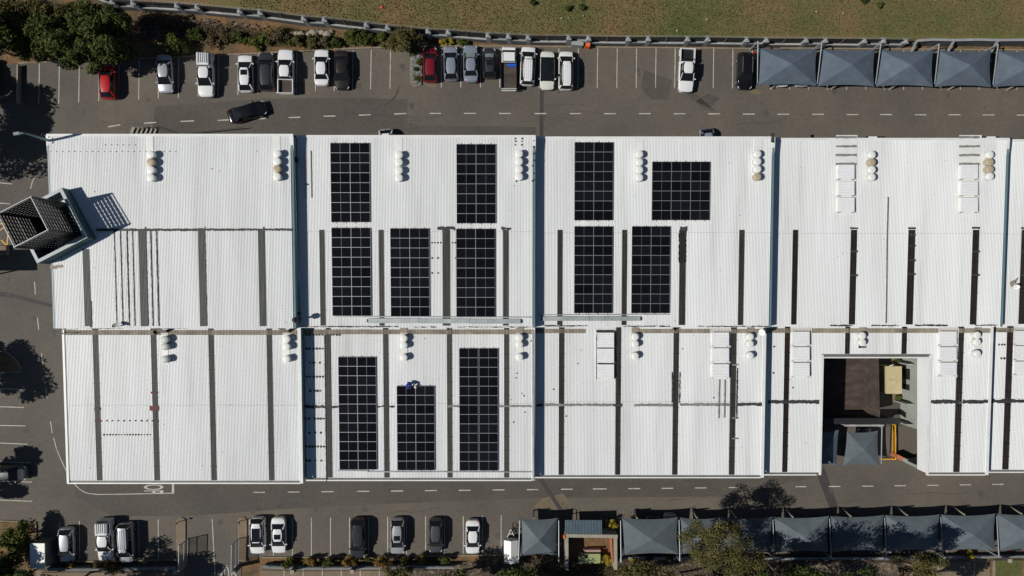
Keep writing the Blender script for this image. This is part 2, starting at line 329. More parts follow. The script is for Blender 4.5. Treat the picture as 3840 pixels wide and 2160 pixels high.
for a in [(348, -64, 356, 65), (378, 297, 390, 420), (418, 655, 433, 775), (460, 998, 478, 1110), (508, 1340, 527, 1460)]: stroke(b, z1(a[0], a[1], 0, 1080), z1(a[2], a[3], 0, 1080), .10, .012)
b.build('centre_line', M['line'], recalc=False, kind='structure')
b = MB()
pl = [(508, 1340 - 1449), (540, 60), (570, 170), (610, 270), (645, 345), (690, 430), (755, 530), (800, 575), (850, 605), (905, 620), (990, 628), (1200, 626), (1740, 615)]
for p, q in zip(pl[1:], pl[2:]): stroke(b, z1(*p, 0, 1620), z1(*q, 0, 1620), .10, .012)
stroke(b, z1(1742, 617, 0, 1620), z1(1740, 300, 0, 1620), .28, .020)
b.build('stop_line', M['line'], recalc=False, kind='structure')
b = MB()
for p, q in [((-60, 837), (20, 840)), ((20, 850), (-40, 890)), ((31, 868), (26, 922)), ((26, 922), (4, 900))]: stroke(b, p, q, .13, .012)
b.build('yellow_bay_marking', M['yline'], recalc=False, kind='structure')
def road_text(txt, px, py, size, sx, rz, m, name, align='LEFT'):
    cu = bpy.data.curves.new(name, 'FONT'); cu.body = txt; cu.size = size; cu.align_x = align
    cu.offset = .012 * size
    o = bpy.data.objects.new(name, cu); col.objects.link(o); dg = bpy.context.evaluated_depsgraph_get()
    me = bpy.data.meshes.new_from_object(o.evaluated_get(dg)); bpy.data.objects.remove(o)
    p = gp(px, py); ca, sa = math.cos(rz), math.sin(rz)
    for v in me.vertices:
        x, y = v.co.x * sx, v.co.y; X = p.x + x * ca - y * sa; Y = p.y + x * sa + y * ca
        v.co = (X, Y, g(X, Y) + .02)
    me.materials.clear(); me.materials.append(m)
    o = bpy.data.objects.new(name, me); col.objects.link(o); o['kind'] = 'structure'; return o
road_text('STOP', 541, 1788, 3.3, .27, R(-90), M['line'], 'road_lettering')
road_text('STOP', 889, 2120, 3.3, .27, R(180), M['line'], 'road_lettering')

# kerbs
def kerb(pts, w=.16, h=.13, name='kerb', close=False):
    b = MB(); q = [gp(*p) for p in pts]
    if close: q.append(q[0])
    for a, c in zip(q, q[1:]):
        b.bar((a.x, a.y, g(a.x, a.y) + h / 2 - .05), (c.x, c.y, g(c.x, c.y) + h / 2 - .05), w, h + .1)
    return b.build(name, M['kerb'], kind='structure')
kerb(TOPK[1:12]); kerb(TOPK[12:])
kerb([(1892, 2080), (1705, 2083), (1370, 2087), (979, 2090)]); kerb([(690, 2098), (194, 2106)]); kerb([(3840, 2080), (3663, 2082), (2970, 2090)])
kerb([(136, 2090), (136, 1958), (-60, 1950)])
kerb([(3728, 2098), (3725, 2300)], .3, .05)

# drips, stains and hairline cracks in the bays and lanes
r_ = random.Random(17); b = MB()
spots = [(r_.uniform(90, 3700), r_.uniform(195, 470)) for _ in range(70)] + [(r_.uniform(260, 3700), r_.uniform(1830, 2070)) for _ in range(60)] + [(r_.uniform(0, 150), r_.uniform(650, 1900)) for _ in range(14)]
for px, py in spots:
    p = gp(px, py); s_ = r_.choice((.08, .12, .18, .28, .4)); n = 9
    b.poly([(p.x + s_ * r_.uniform(.6, 1.1) * math.cos(6.283 * i / n), p.y + s_ * r_.uniform(.6, 1.3) * math.sin(6.283 * i / n), 0) for i in range(n)])
b.v = [(v[0], v[1], g(v[0], v[1]) + .010) for v in b.v]
o = b.build('oil_stains', M['stain'], recalc=False, kind='structure')
b = MB()
for k in range(16):
    x, y = r_.uniform(100, 3700), (r_.uniform(380, 470) if k % 2 else r_.uniform(1840, 1930)); dx = r_.choice((-1, 1))
    for _ in range(9):
        nx_, ny_ = x + dx * r_.uniform(12, 34), y + r_.uniform(-7, 7); stroke(b, (x, y), (nx_, ny_), r_.uniform(.03, .05), .011); x, y = nx_, ny_
b.build('crack_lines', M['asphalt_dark'], recalc=False, kind='structure')
# ---------------- the warehouse: five stepped blocks ----------------
XB = [-51.66, -24.30, 2.65, 30.08, 57.8, 92.0]
YT = [16.92, 17.05, 17.15, 17.25, 17.35]
PITCH, RIBH = .1715, .027
def ribs(b, x0, x1, blk, y0, y1, h=0.0, rh=RIBH, pitch=PITCH):
    """ribbed roof sheet between world x0..x1, y0..y1 on the roof plane of a block"""
    n = max(1, round((x1 - x0) / pitch)); p = (x1 - x0) / n; prof = []
    for i in range(n):
        x = x0 + i * p
        prof += [(x, 0), (x + p * .46, 0), (x + p * .60, rh), (x + p * .88, rh)]
    prof.append((x1, 0))
    za, zb = zr(blk, y0 + (1e-4 if y1 > YS + .01 else 0)) + h, zr(blk, y1) + h
    vs = [(x, y0, za + z) for x, z in prof] + [(x, y1, zb + z) for x, z in prof]; m = len(prof)
    b.add(vs, [(i, i + 1, m + i + 1, m + i) for i in range(m - 1)])
def X_(px, py, blk, lower): return rp(px, py, blk, 0, lower).x
COURT = (37.33, 50.42, -7.95)                       # courtyard x0, x1, top y in block 3 (the fourth)
ordn = ['first', 'second', 'third', 'fourth', 'fifth']
blabel = ['leftmost white warehouse block, highest of the row, with the dark slatted tower on its corner',
          'second white warehouse block from the left, carrying six solar arrays and a cable tray',
          'middle white warehouse block with four solar arrays on its upper roof only',
          'fourth white warehouse block from the left, with a courtyard cut into its lower roof',
          'white warehouse block cut off by the right edge of the picture']
blocks = []
U = {0: [(302, 700, 328, 150), (518, 862, 546, 0), (742, 862, 768, 0), (967, 862, 993, 0)], 1: [(1197, 862, 1217, 0), (1420, 862, 1439, 0), (1659, 862, 1687, 0), (1886, 862, 1907, 0)],
     2: [(2091, 862, 2110, 0), (2333, 862, 2352, 0), (2549, 862, 2573, 0), (2772, 862, 2792, 0)], 3: [(2973, 862, 2993, 0), (3190, 862, 3214, 0), (3406, 862, 3432, 0), (3647, 862, 3672, 0)], 4: [(3830, 862, 3855, 0)]}
L = {0: [(347, 1260, 368), (565, 1260, 586), (781, 1260, 801), (999, 1260, 1020)], 1: [(1221, 1260, 1240), (1436, 1260, 1456), (1676, 1260, 1695), (1890, 1260, 1909)],
     2: [(2096, 1260, 2116), (2310, 1260, 2329), (2526, 1260, 2546), (2740, 1260, 2762)], 3: [(2942, 1260, 2962), (3169, 1260, 3187), (3381, 1260, 3400), (3590, 1260, 3614)], 4: [(3775, 1260, 3799)]}
SKM = ['sky0', 'sky1', 'sky2', 'sky3', 'sky3']
def wob(b, x0, x1, y, w, blk, h, amp=.06, seed=0, vertical=False):
    """hand-brushed sealant strip lying on the ribs"""
    r = random.Random(seed); n = max(2, int(abs(x1 - x0) / .25)); t0 = []; t1 = []
    for i in range(n + 1):
        u = x0 + (x1 - x0) * i / n; a = y - w / 2 + r.uniform(-amp, amp); c = y + w / 2 + r.uniform(-amp, amp)
        if vertical: t0.append((a, u)); t1.append((c, u))
        else: t0.append((u, a)); t1.append((u, c))
    vs = [(p[0], p[1], zr(blk, p[1]) + h) for p in t0] + [(p[0], p[1], zr(blk, p[1]) + h) for p in t1]
    vs += [(v[0], v[1], v[2] - .08) for v in vs]; m = 2 * (n + 1); k = n + 1
    fs = [(i, i + 1, k + i + 1, k + i) for i in range(n)]
    fs += [(m + i, i, k + i, m + k + i)[:0] or (m + i, m + i + 1, i + 1, i) for i in range(n)] + [(k + i, k + i + 1, m + k + i + 1, m + k + i) for i in range(n)]
    fs += [(0, k, m + k, m), (n, m + n, m + k + n, k + n)]
    b.add(vs, fs)
for i in range(5):
    x0, x1, yt = XB[i], XB[i + 1], YT[i]
    t = thing('warehouse', blabel[i], 'warehouse', ((x0 + x1) / 2, -2.8, g((x0 + x1) / 2, -2.8)), 'stepped warehouse blocks')
    blocks.append(t)
    xa = x0 + (.02 if i else 0.0)
    # upper roof
    b = MB(); ribs(b, xa, x1 - .30, i, YS, 6.42); ribs(b, xa, x1 - .30, i, 6.40, yt, .012)
    b.build('upper_roof', M['roof'], t, recalc=False)
    b = MB()
    if i == 3:
        ribs(b, xa, COURT[0], i, YE, YS); ribs(b, COURT[0], COURT[1], i, COURT[2], YS); ribs(b, COURT[1], x1 - .30, i, YE, YS)
    else: ribs(b, xa, x1 - .30, i, YE, YS)
    b.build('lower_roof', M['roof'], t, recalc=False)
    # walls (solid skirts under the roofs)
    zg = min(g(x0, YE), g(x1, YE)) - 1.5
    def wall(xa_, ya, xb_, yb, zt, th=.22):
        b = MB()
        b.bar((xa_, ya, (zg + zt[0]) / 2), (xb_, yb, (zg + zt[0]) / 2), th, zt[0] - zg); b.build('wall', M['wall'], t)
    wall(x0 + .15, yt - .2, x1 - .15, yt - .2, (zr(i, yt) - .25,))
    if i == 3:
        wall(x0 + .15, YE + .2, COURT[0], YE + .2, (zr(i, YE) - .15,)); wall(COURT[1] + .05, YE + .2, x1 - .15, YE + .2, (zr(i, YE) - .15,))
        wall(COURT[0] - .15, YE + .1, COURT[0] - .15, COURT[2], (zr(i, YE) - .15,)); wall(COURT[0] - .04, COURT[2] + .12, COURT[1] + .04, COURT[2] + .12, (zr(i, COURT[2]) - .2,))
        wall(COURT[1] + .15, -17.6, COURT[1] + .15, COURT[2] + .1, (1.17,))
    else: wall(x0 + .15, YE + .2, x1 - .15, YE + .2, (zr(i, YE) - .15,))
    # east and west gable walls follow the roof line down to the next block or ground
    b = MB()
    for xx in ([x1 - .14] + ([x0 + .10] if i == 0 else [])):
        for ya, yb in ((YS, yt), (YE + .05, YS)):
            e = 1e-3
            za, zb = zr(i, ya + e) + .02, zr(i, yb - e) + .02
            vs = [(xx - .10, ya, zg), (xx - .10, yb, zg), (xx - .10, yb, zb), (xx - .10, ya, za), (xx + .12, ya, zg), (xx + .12, yb, zg), (xx + .12, yb, zb), (xx + .12, ya, za)]
            b.add(vs, [(0, 1, 2, 3), (7, 6, 5, 4), (0, 4, 5, 1), (1, 5, 6, 2), (2, 6, 7, 3), (3, 7, 4, 0)])
    # riser under the upper eave
    b.bar((x0 + .1, YS + .35, (zr(i, YS + .1) + zr(i, YS - .1)) / 2 - .1), (x1 - .3, YS + .35, (zr(i, YS + .1) + zr(i, YS - .1)) / 2 - .1), .12, 1.5)
    b.build('gable_wall', M['tealwall'], t)
    # barge flashing along the right edge, verge and eave trims
    b = MB()
    def verge(xc, w, ya, yb, hh):
        e = 1e-3
        for a_, c_ in ((ya, yb),):
            p = Vector((xc, a_, zr(i, a_ + e) + hh)); q = Vector((xc, c_, zr(i, c_ - e) + hh)); b.bar(p, q, w, .10)
    verge(x1 - .15, .36, YS - .12, yt, .05); verge(x1 - .15, .36, YE - .30, YS - .02, .05)
    if i == 0: verge(x0 + .08, .26, YS - .12, yt, .05); verge(x0 + .08, .26, YE - .30, YS - .02, .05)
    b.bar((x0, yt + .04, zr(i, yt) + .03), (x1, yt + .04, zr(i, yt) + .03), .28, .12)
    segs = [(x0, x1)] if i != 3 else [(x0, COURT[0]), (COURT[1], x1)]
    for sa, sb in segs: b.bar((sa, YE - .29, zr(i, YE) - .04), (sb - .34, YE - .29, zr(i, YE) - .04), .15, .20)
    if i == 3:
        b.bar((COURT[0] + .04, YE - .30, zr(i, YE) + .06), (COURT[0] + .04, COURT[2] - .1, zr(i, COURT[2]) + .06), .30, .08)
        b.bar((COURT[1] - .02, YE - .30, zr(i, YE) + .06), (COURT[1] - .02, COURT[2] - .1, zr(i, COURT[2]) + .06), .30, .08)
        b.bar((COURT[0] + .2, COURT[2] - .42, zr(i, COURT[2]) - .05), (COURT[1] - .2, COURT[2] - .42, zr(i, COURT[2]) - .05), .16, .2)
    b.build('trim', M['flash'], t)
    b = MB()
    for sa, sb in segs:
        b = MB(); b.bar((sa + .02, YE - .10, zr(i, YE) - .10), (sb - .34, YE - .10, zr(i, YE) - .10), .22, .12); b.build('gutter', M['gutter'], t)
    if i == 3: b = MB(); b.bar((COURT[0] + .1, COURT[2] - .16, zr(i, COURT[2]) - .08), (COURT[1] + .1, COURT[2] - .16, zr(i, COURT[2]) - .08), .34, .12); b.build('gutter', M['gutter'], t)
    # skylights
    for k, (pa, py, pb, cut) in enumerate(U[i]):
        xs, xe = X_(pa, py, i, False), X_(pb, py, i, False); ytop = rp(pa, 862, i, 0, False).y
        if cut: ytop = rp(pa, 934, i, 0, False).y
        b = MB(); ribs(b, xs, xe, i, YS + .25, ytop, .045)
        for j in range(1, 6):
            yy = YS + .25 + (ytop - YS - .25) * j / 6; b.box(((xs + xe) / 2, yy, zr(i, yy) + .085), (xe - xs, .05, .03))
        b.build('skylight', M[SKM[i]], t, recalc=False)
    for k, (pa, py, pb) in enumerate(L[i]):
        xs, xe = X_(pa, py, i, True), X_(pb, py, i, True); yb = YE + .05
        if i == 3 and k in (1,): yb = COURT[2] + .02
        if i == 3 and k == 2: yb = COURT[2] + .02
        b = MB(); ribs(b, xs, xe, i, yb, YS - .02, .045)
        nn = max(2, int((YS - yb) / 1.6))
        for j in range(1, nn):
            yy = yb + (YS - yb) * j / nn; b.box(((xs + xe) / 2, yy, zr(i, yy) + .085), (xe - xs + .1, .04, .03))
        b.build('skylight', M[SKM[i] if i != 0 else 'sky1'], t, recalc=False)
    # stained apron sheet at the top of the lower roof
    b = MB()
    xe = x1 - .30
    if i == 2:
        ribs(b, xa, X_(2195, 1240, 2, True), i, YS - .80, YS - .30, .05); ribs(b, X_(2392, 1240, 2, True), xe, i, YS - .80, YS - .30, .05)
    else: ribs(b, xa, xe, i, YS - .85, YS - .30, .05)
    b.build('apron_sheet', M['roofdirty'], t, recalc=False, label='band of dirty tan sheets below the roof step')
    # bolts line at the lap
    b = MB()
    for j in range(int((x1 - x0) / .343)):
        xx = x0 + .2 + j * .343; b.box((xx, 6.38, zr(i, 6.38) + .06), (.08, .05, .02)); 
        if not (i == 3 and COURT[0] < xx < COURT[1]): yy = -13.55; b.box((xx, yy, zr(i, yy) + .05), (.08, .05, .02))
    b.build('fixing_row', M['tar2'], t, recalc=False, kind='stuff')

# ---------- sealant, stains and repair strips (parts of the roof they are brushed on) ----------
def seal(i, segs, m, vertical=False, lower=True, amp=.05, h=.10, name='sealant_strip', label=None):
    for n_, (pa, pb, pc, w) in enumerate(segs):
        b = MB()
        if vertical:
            p = rp(pc, (pa + pb) / 2, i, 0, lower); ya = rp(pc, pa, i, 0, lower).y; yb = rp(pc, pb, i, 0, lower).y
            wob(b, yb, ya, p.x, w, i, h, amp, int(pa) + n_, True)
        else:
            xa, xb, yy = rp(pa, pc, i, 0, lower).x, rp(pb, pc, i, 0, lower).x, rp(pa, pc, i, 0, lower).y
            wob(b, xa, xb, yy, w, i, h, amp, int(pa) + n_)
        o = b.build(name, M[m], blocks[i])
        if label: o['label'] = label
seal(0, [(363, 740, 862, .24), (740, 1097, 861, .22)], 'tar', lower=False, label='long black sealant line along the roof lap')
seal(0, [(866, 1222, 434, .09), (866, 1222, 457, .11), (866, 1222, 481, .12), (866, 1222, 502, .10), (866, 1222, 570, .11), (866, 1222, 592, .10), (850, 1222, 993, .12), (1130, 1228, 341, .22), (850, 1222, 772, .10), (850, 1222, 551, .10)], 'tar', True, False, amp=.025, h=.07)
seal(0, [(188, 212, 1003, .3), (212, 236, 998, .3)], 'roofdirty', lower=False, h=.06)
seal(0, [(563, 596, 1531, .5), (567, 592, 1472, .2), (356, 380, 1578, .22)], 'redseal', label='dark red sealant patch')
seal(0, [(355, 377, 1533, .28), (580, 594, 1578, .25)], 'tar')
seal(1, [(1640, 1706, 857, .35), (1880, 1915, 857, .28)], 'tar', lower=False, amp=.08)
seal(1, [(565 + 575, 1224, 1525, .30), (1224, 1268, 1525, .26), (1412, 1478, 1524, .18)], 'tar', amp=.08)
seal(1, [(1676, 1722, 1523, .22), (1870, 2004, 1523, .22)], 'tar2')
seal(1, [(1150, 1500, 1222, .10)], 'tar', lower=True)
seal(1, [(566, 742, 1147, .09), (566, 742, 1168, .09)], 'tar2', True, False, amp=.01)
seal(1, [(1255, 1810, 1221, .09)], 'tar', True, True, amp=.02)
seal(2, [(2550, 2576, 858, .5)], 'tar', lower=False, amp=.1)
seal(2, [(862, 985, 2559, .85)], 'sky3', True, False, amp=.05, h=.05)
seal(2, [(2036, 2300, 1518, .28), (2378, 2520, 1519, .30), (2548, 2740, 1517, .28)], 'tar2', amp=.05)
seal(2, [(2012, 2036, 1519, .32), (2300, 2332, 1519, .32), (2765, 2863, 1516, .34)], 'tar')
seal(2, [(1395, 1510, 2520, .1), (1395, 1510, 2548, .1), (1380, 1570, 2740, .16), (1380, 1570, 2763, .13)], 'tar', True, True, amp=.04)
seal(2, [(1422, 1568, 2696, .15), (1424, 1566, 2717, .15)], 'tar2', True, True, amp=.02)
seal(2, [(2036, 2195, 1219, .12), (2236, 2308, 1243, .22)], 'tar', lower=True)
seal(3, [(2880, 3070, 1507, .38)], 'tar', amp=.07)
seal(3, [(3488, 3590, 1506, .40), (3610, 3706, 1506, .38)], 'tar', amp=.08)
seal(4, [(3716, 3850, 1504, .42)], 'tar', amp=.08)
for xc, ys in ((3202, (856, 943, 1032)), (3419, (856, 881, 922, 977, 1028)), (3659, (855, 943, 1031)), (3843, (856, 944, 1032))):
    seal(3 if xc < 3800 else 4, [(xc - 14, xc + 14, y, .22) for y in ys], 'tar2' if xc < 0 else 'tar', lower=False, amp=.03, h=.08)
for x_, ys_ in (((2745, 2768), (1368, 1567, 1644)), ((3592, 3612), (1509, 1510))): seal(2 if x_[0] < 2900 else 3, [(x_[0], x_[1], y, .16) for y in ys_], 'tar2', h=.085, amp=.02)
seal(0, [(330, 460, 1231, .12), (620, 700, 1231, .10), (900, 1090, 1230, .08)], 'tar', lower=True)
seal(1, [(1560, 1640, 1224, .10), (1720, 1990, 1224, .08)], 'tar', lower=True)
seal(2, [(2330, 2500, 1221, .10), (2600, 2860, 1221, .08)], 'tar', lower=True)
seal(3, [(3090, 3170, 1218, .14), (3240, 3340, 1218, .12), (3400, 3520, 1217, .16), (3620, 3700, 1217, .10)], 'tar', lower=True)
# dabs of sealant in rows
def dabs(i, pts, m='tar', lower=True, s=.16):
    b = MB(); r = random.Random(i * 7 + len(pts))
    for px, py in pts:
        p = rp(px, py, i, .066, lower); b.lathe((p.x, p.y, p.z - .02), [(s * r.uniform(.35, .6), 0), (s * r.uniform(.3, .5), .025)], 7)
    b.build('sealant_dab', M[m], blocks[i], kind='stuff')
dabs(1, [z1(x, y, 960, 1080) for y, xs in ((470, (506, 540, 578, 607, 636, 667, 726, 752, 780, 812, 840)), (610, (510, 540, 580, 610, 640, 668)), (752, (540, 582, 640)), (893, (513, 543, 583, 614, 642, 671)), (1035, (545, 588, 616, 644)), (1315, (497, 533, 590, 620, 648, 677, 706))) for x in xs]
     + [z1(x, y, 960, 1620) for y, xs in ((8, (537, 594, 650, 708)), (147, (508, 537, 566, 594, 622, 652, 681, 708)), (288, (511, 540, 597, 655, 712))) for x in xs], s=.30)
dabs(1, [z1(x, y, 960, 540) for y, xs in ((993, (1770, 1798, 1828, 1857, 1977, 2006)), (1147, (1772, 1830, 2008)), (1298, (1772, 1832))) for x in xs], lower=False, s=.22)
dabs(1, [z1(x, y, 1920, 0) for x, y in ((40, 1372), (66, 1363), (100, 1370), (175, 1363), (38, 1393), (103, 1393), (222, 1412), (40, 1420), (100, 1420))] + [z1(x, y, 1920, 540) for x, y in ((222, 28), (35, 8), (100, 8), (222, 95), (225, 165), (208, 220), (222, 295), (222, 360), (208, 372), (45, 372))], lower=False, s=.24)
dabs(0, [z1(x, 1336, 0, 1080) for x in (1075, 1128, 1188, 1246, 1304, 1361, 1422, 1478, 1535)] + [z1(x, 28, 0, 1620) for x in range(1045, 1520, 29)], 'redseal', s=.2)
dabs(0, [z1(x, 75, 0, 540) for x in range(508, 1800, 60)] + [z1(x, 8, 0, 540) for x in range(1060, 1420, 60)], 'tar2', False, s=.14)
dabs(2, [z1(x, y, 1920, 1080) for x, y in ((418, 1020), (2030, 1105), (545, 1290), (1716, 612), (663, 760))], s=.2)
dabs(1, [z1(x, y, 1920, 1080) for x, y in ((50, 858), (42, 905), (120, 1085), (128, 1250), (98, 1060), (205, 890), (205, 1160), (195, 532), (15, 1350))], s=.2)
dabs(3, [z1(55, 855, 2880, 1080), z1(62, 590, 2880, 1080), z1(250, 1003, 2880, 1080)], s=.25)
dabs(4, [z1(x, y, 2880, 1080) for x, y in ((2332, 432), (2358, 432), (2385, 432), (2325, 570), (2355, 570), (2382, 570), (2350, 708), (2380, 708))], s=.3)
random.seed(3)
for i in range(5):
    b = MB()
    for _ in range(26):
        x = random.uniform(XB[i] + 1, XB[i + 1] - 1); y = random.uniform(YE + 1, YT[i] - 1)
        if y < YS + .2 and i == 3 and COURT[0] - 1 < x < COURT[1] + 1: continue
        s_ = random.uniform(.03, .07); b.box((x, y, zr(i, y) + .06), (s_, s_ * random.uniform(1, 2.5), .012), random.random())
    b.build('speck', M['tar2'], blocks[i], kind='stuff')

# flat flashing sheets under the vents
def flat(i, x0, x1, y0, y1, lower, m='flash', h=.062, name='flashing_sheet'):
    a = rp(x0, y0, i, 0, lower); c = rp(x1, y1, i, 0, lower)
    b = MB(); ya, yb = a.y, c.y
    xw0, xw1 = min(a.x, c.x), max(a.x, c.x)
    vs = [(xw0, yb, zr(i, yb) + h), (xw1, yb, zr(i, yb) + h), (xw1, ya, zr(i, ya) + h), (xw0, ya, zr(i, ya) + h)]
    vs += [(v[0], v[1], v[2] - .03) for v in vs]
    b.add(vs, [(0, 1, 2, 3), (7, 6, 5, 4), (0, 4, 5, 1), (1, 5, 6, 2), (2, 6, 7, 3), (3, 7, 4, 0)])
    b.build(name, M[m], blocks[i])
uc = [(0, 565), (0, 1039), (1, 1496), (1, 1947), (2, 2398), (2, 2841), (3, 3270), (3, 3713)]
uy = [[579, 608, 637, 666], [576, 605, 633, 662], [580, 608, 638, 666], [576, 605, 634, 662], [578, 608, 637, 666], [577, 605, 634, 663], [580, 608, 636, 664], [580, 607, 635, 661]]
lc = [(0, 618), (0, 1074), (1, 1514), (1, 1948), (2, 2382), (2, 2813), (3, 3234), (3, 3665)]
ly = [[1273, 1300, 1348], [1272, 1300, 1346], [1269, 1295, 1341], [1266, 1292, 1339], [1263, 1290, 1335], [1263, 1290, 1334], [1259, 1284], [1257, 1283, 1327]]
tan = {(0, 1), (1, 2), (5, 3), (6, 1), (7, 1), (7, 2)}
for k, (i, x) in enumerate(uc):
    off = 2 if x < 1900 else -2
    flat(i, x - 14, x + 14, 512, 678, False)
for k, (i, x) in enumerate(lc): flat(i, x - 13, x + 14, 1248, ly[k][-1] + 16, True); flat(i, x - 13, x + 14, 1228, 1247, True, 'roofdirty', .10, 'cover_sheet')
udesc = ['nearest the slatted tower, upper left', 'left of the first blue step, upper roof', 'between the two topmost solar arrays, second block', 'just left of the second blue step',
         'left of the square solar array', 'just left of the third blue step', 'right of the left striped box vents', 'at the far upper right of the roof']
ldesc = ['at the left end of the lower roof', 'left of the first step, lower roof', 'above the array with the crouching worker', 'left of the second step, lower roof',
         'right of the middle block\'s left box vents', 'left of the white satellite dish', 'directly above the courtyard', 'at the far right of the lower roof']
pos4 = ['top', 'second', 'third', 'bottom']; pos3 = ['top', 'middle', 'bottom']; pos2 = ['upper', 'lower']
def round_vent(i, x, y, lower, label, m, grp):
    p = rp(x, y, i, .70, lower); p.z -= .62
    t = thing('roof_vent', label, 'roof vent', p, grp)
    b = MB(); b.lathe((0, 0, -.02), [(.41, 0), (.41, .50), (.43, .52), (.43, .62)], 22); b.build('drum', m, t, smooth='auto', local=True)
    b = MB(); b.lathe((0, 0, .60), [(.43, 0), (.43, .05), (.39, .085), (.25, .115), (.08, .125)], 22); b.build('dome_cap', m, t, smooth='auto', local=True)
    b = MB()
    for a in range(3):
        b.lathe((0, 0, .06 + .14 * a), [(.425, 0), (.425, .02)], 22)
    b.build('louvre_ring', M['ventgrey'], t, local=True)
for k, (i, x) in enumerate(uc):
    for j, y in enumerate(uy[k]):
        tn = (k, j) in tan
        round_vent(i, x, y, False, ('yellowed tan' if tn else 'white') + ' roof vent, %s of the four %s' % (pos4[j], udesc[k]), M['venttan' if tn else 'vent'], 'round vents on the upper roof')
for k, (i, x) in enumerate(lc):
    n = len(ly[k])
    for j, y in enumerate(ly[k]):
        round_vent(i, x, y, True, ('pale grey' if k == 0 else 'white') + ' roof vent, %s of the %s %s' % ((pos3 if n == 3 else pos2)[j], 'three' if n == 3 else 'pair', ldesc[k]), M['ventgrey' if k == 0 else 'vent'], 'round vents on the lower roof')
# box vents
def box_vent(i, x0, y0, x1, y1, lower, label):
    hh = .42
    a = rp(x0, y0, i, hh, lower); c = rp(x1, y1, i, hh, lower); cx, cy = (a.x + c.x) / 2, (a.y + c.y) / 2; w, d = abs(c.x - a.x), abs(c.y - a.y)
    t = thing('box_vent', label, 'box vent', (cx, cy, zr(i, cy) + .03), 'ribbed box vents on the roof')
    b = MB(); b.box((0, 0, hh / 2 - .04), (w - .12, d - .10, hh - .06)); b.build('housing', M['flash'], t, local=True)
    b = MB(); n = 9
    for q in range(n):
        yy = -d / 2 + d * (q + .5) / n
        vs = [(-w / 2, yy - d / n / 2, hh - .05), (-w / 2, yy + d / n / 2, hh - .05), (w / 2, yy + d / n / 2, hh - .05), (w / 2, yy - d / n / 2, hh - .05),
              (-w / 2, yy - d / n / 2 + .015, hh + .02), (-w / 2, yy + d / n / 2 - .05, hh + .02), (w / 2, yy + d / n / 2 - .05, hh + .02), (w / 2, yy - d / n / 2 + .015, hh + .02)]
        b.add(vs, [(0, 1, 2, 3), (4, 7, 6, 5), (0, 4, 5, 1), (1, 5, 6, 2), (2, 6, 7, 3), (3, 7, 4, 0)])
    b.build('ribbed_lid', M['boxvent'], t, local=True)
    for sx in (-1, 1):
        b = MB(); b.box((sx * (w / 2 - .12), -d / 2 - .04, hh / 2), (.10, .08, hh - .02)); b.build('bracket', M['tar2'], t, local=True)
bx = [(3, 3143, 3203, [(617, 671), (679, 733), (740, 795)], False, 'in the upper left set, fourth block'), (3, 3604, 3666, [(617, 671), (679, 733), (740, 795)], False, 'in the upper right set, fourth block'),
      (2, 2240, 2302, [(1247, 1303), (1307, 1360), (1366, 1417)], True, 'in the left set, middle block'), (2, 2671, 2733, [(1246, 1297), (1305, 1357), (1365, 1416)], True, 'in the right set, middle block'),
      (3, 2973, 3035, [(1243, 1294), (1301, 1353), (1360, 1412)], True, 'just left of the courtyard'), (3, 3526, 3586, [(1242, 1293), (1301, 1351), (1359, 1408)], True, 'just right of the courtyard'),
      (4, 3808, 3868, [(1240, 1290), (1297, 1347), (1355, 1403)], True, 'at the right edge, lower roof')]
for i, x0, x1, ys, lo, d in bx:
    flat(i, x0 - 8, x1 + 4, ys[0][0] - (110 if not lo else 14), ys[-1][1] + 6, lo, 'flash', .064)
    for j, (y0, y1) in enumerate(ys): box_vent(i, x0, y0, x1, y1, lo, 'white ribbed box vent, %s of three %s' % (pos3[j], d))
for xx in ((3133, 3212), (3595, 3673)): seal(3, [(xx[0], xx[1], y, .26) for y in (515, 549, 582, 615)], 'tar2', lower=False, amp=.04, h=.085)
seal(2, [(2240, 2303, 1305, .14), (2240, 2303, 1363, .14), (2236, 2305, 1240, .2)], 'tar', h=.075, amp=.02)
seal(2, [(1250, 1420, 2237, .10), (1250, 1420, 2306, .12)], 'tar', True, True, h=.075, amp=.02)
seal(3, [(3245 - 26, 3247, 1289 + 12, .25)], 'tar')
seal(2, [(2891, 2903, 517, 1.1)], 'tar', lower=False, h=.12)

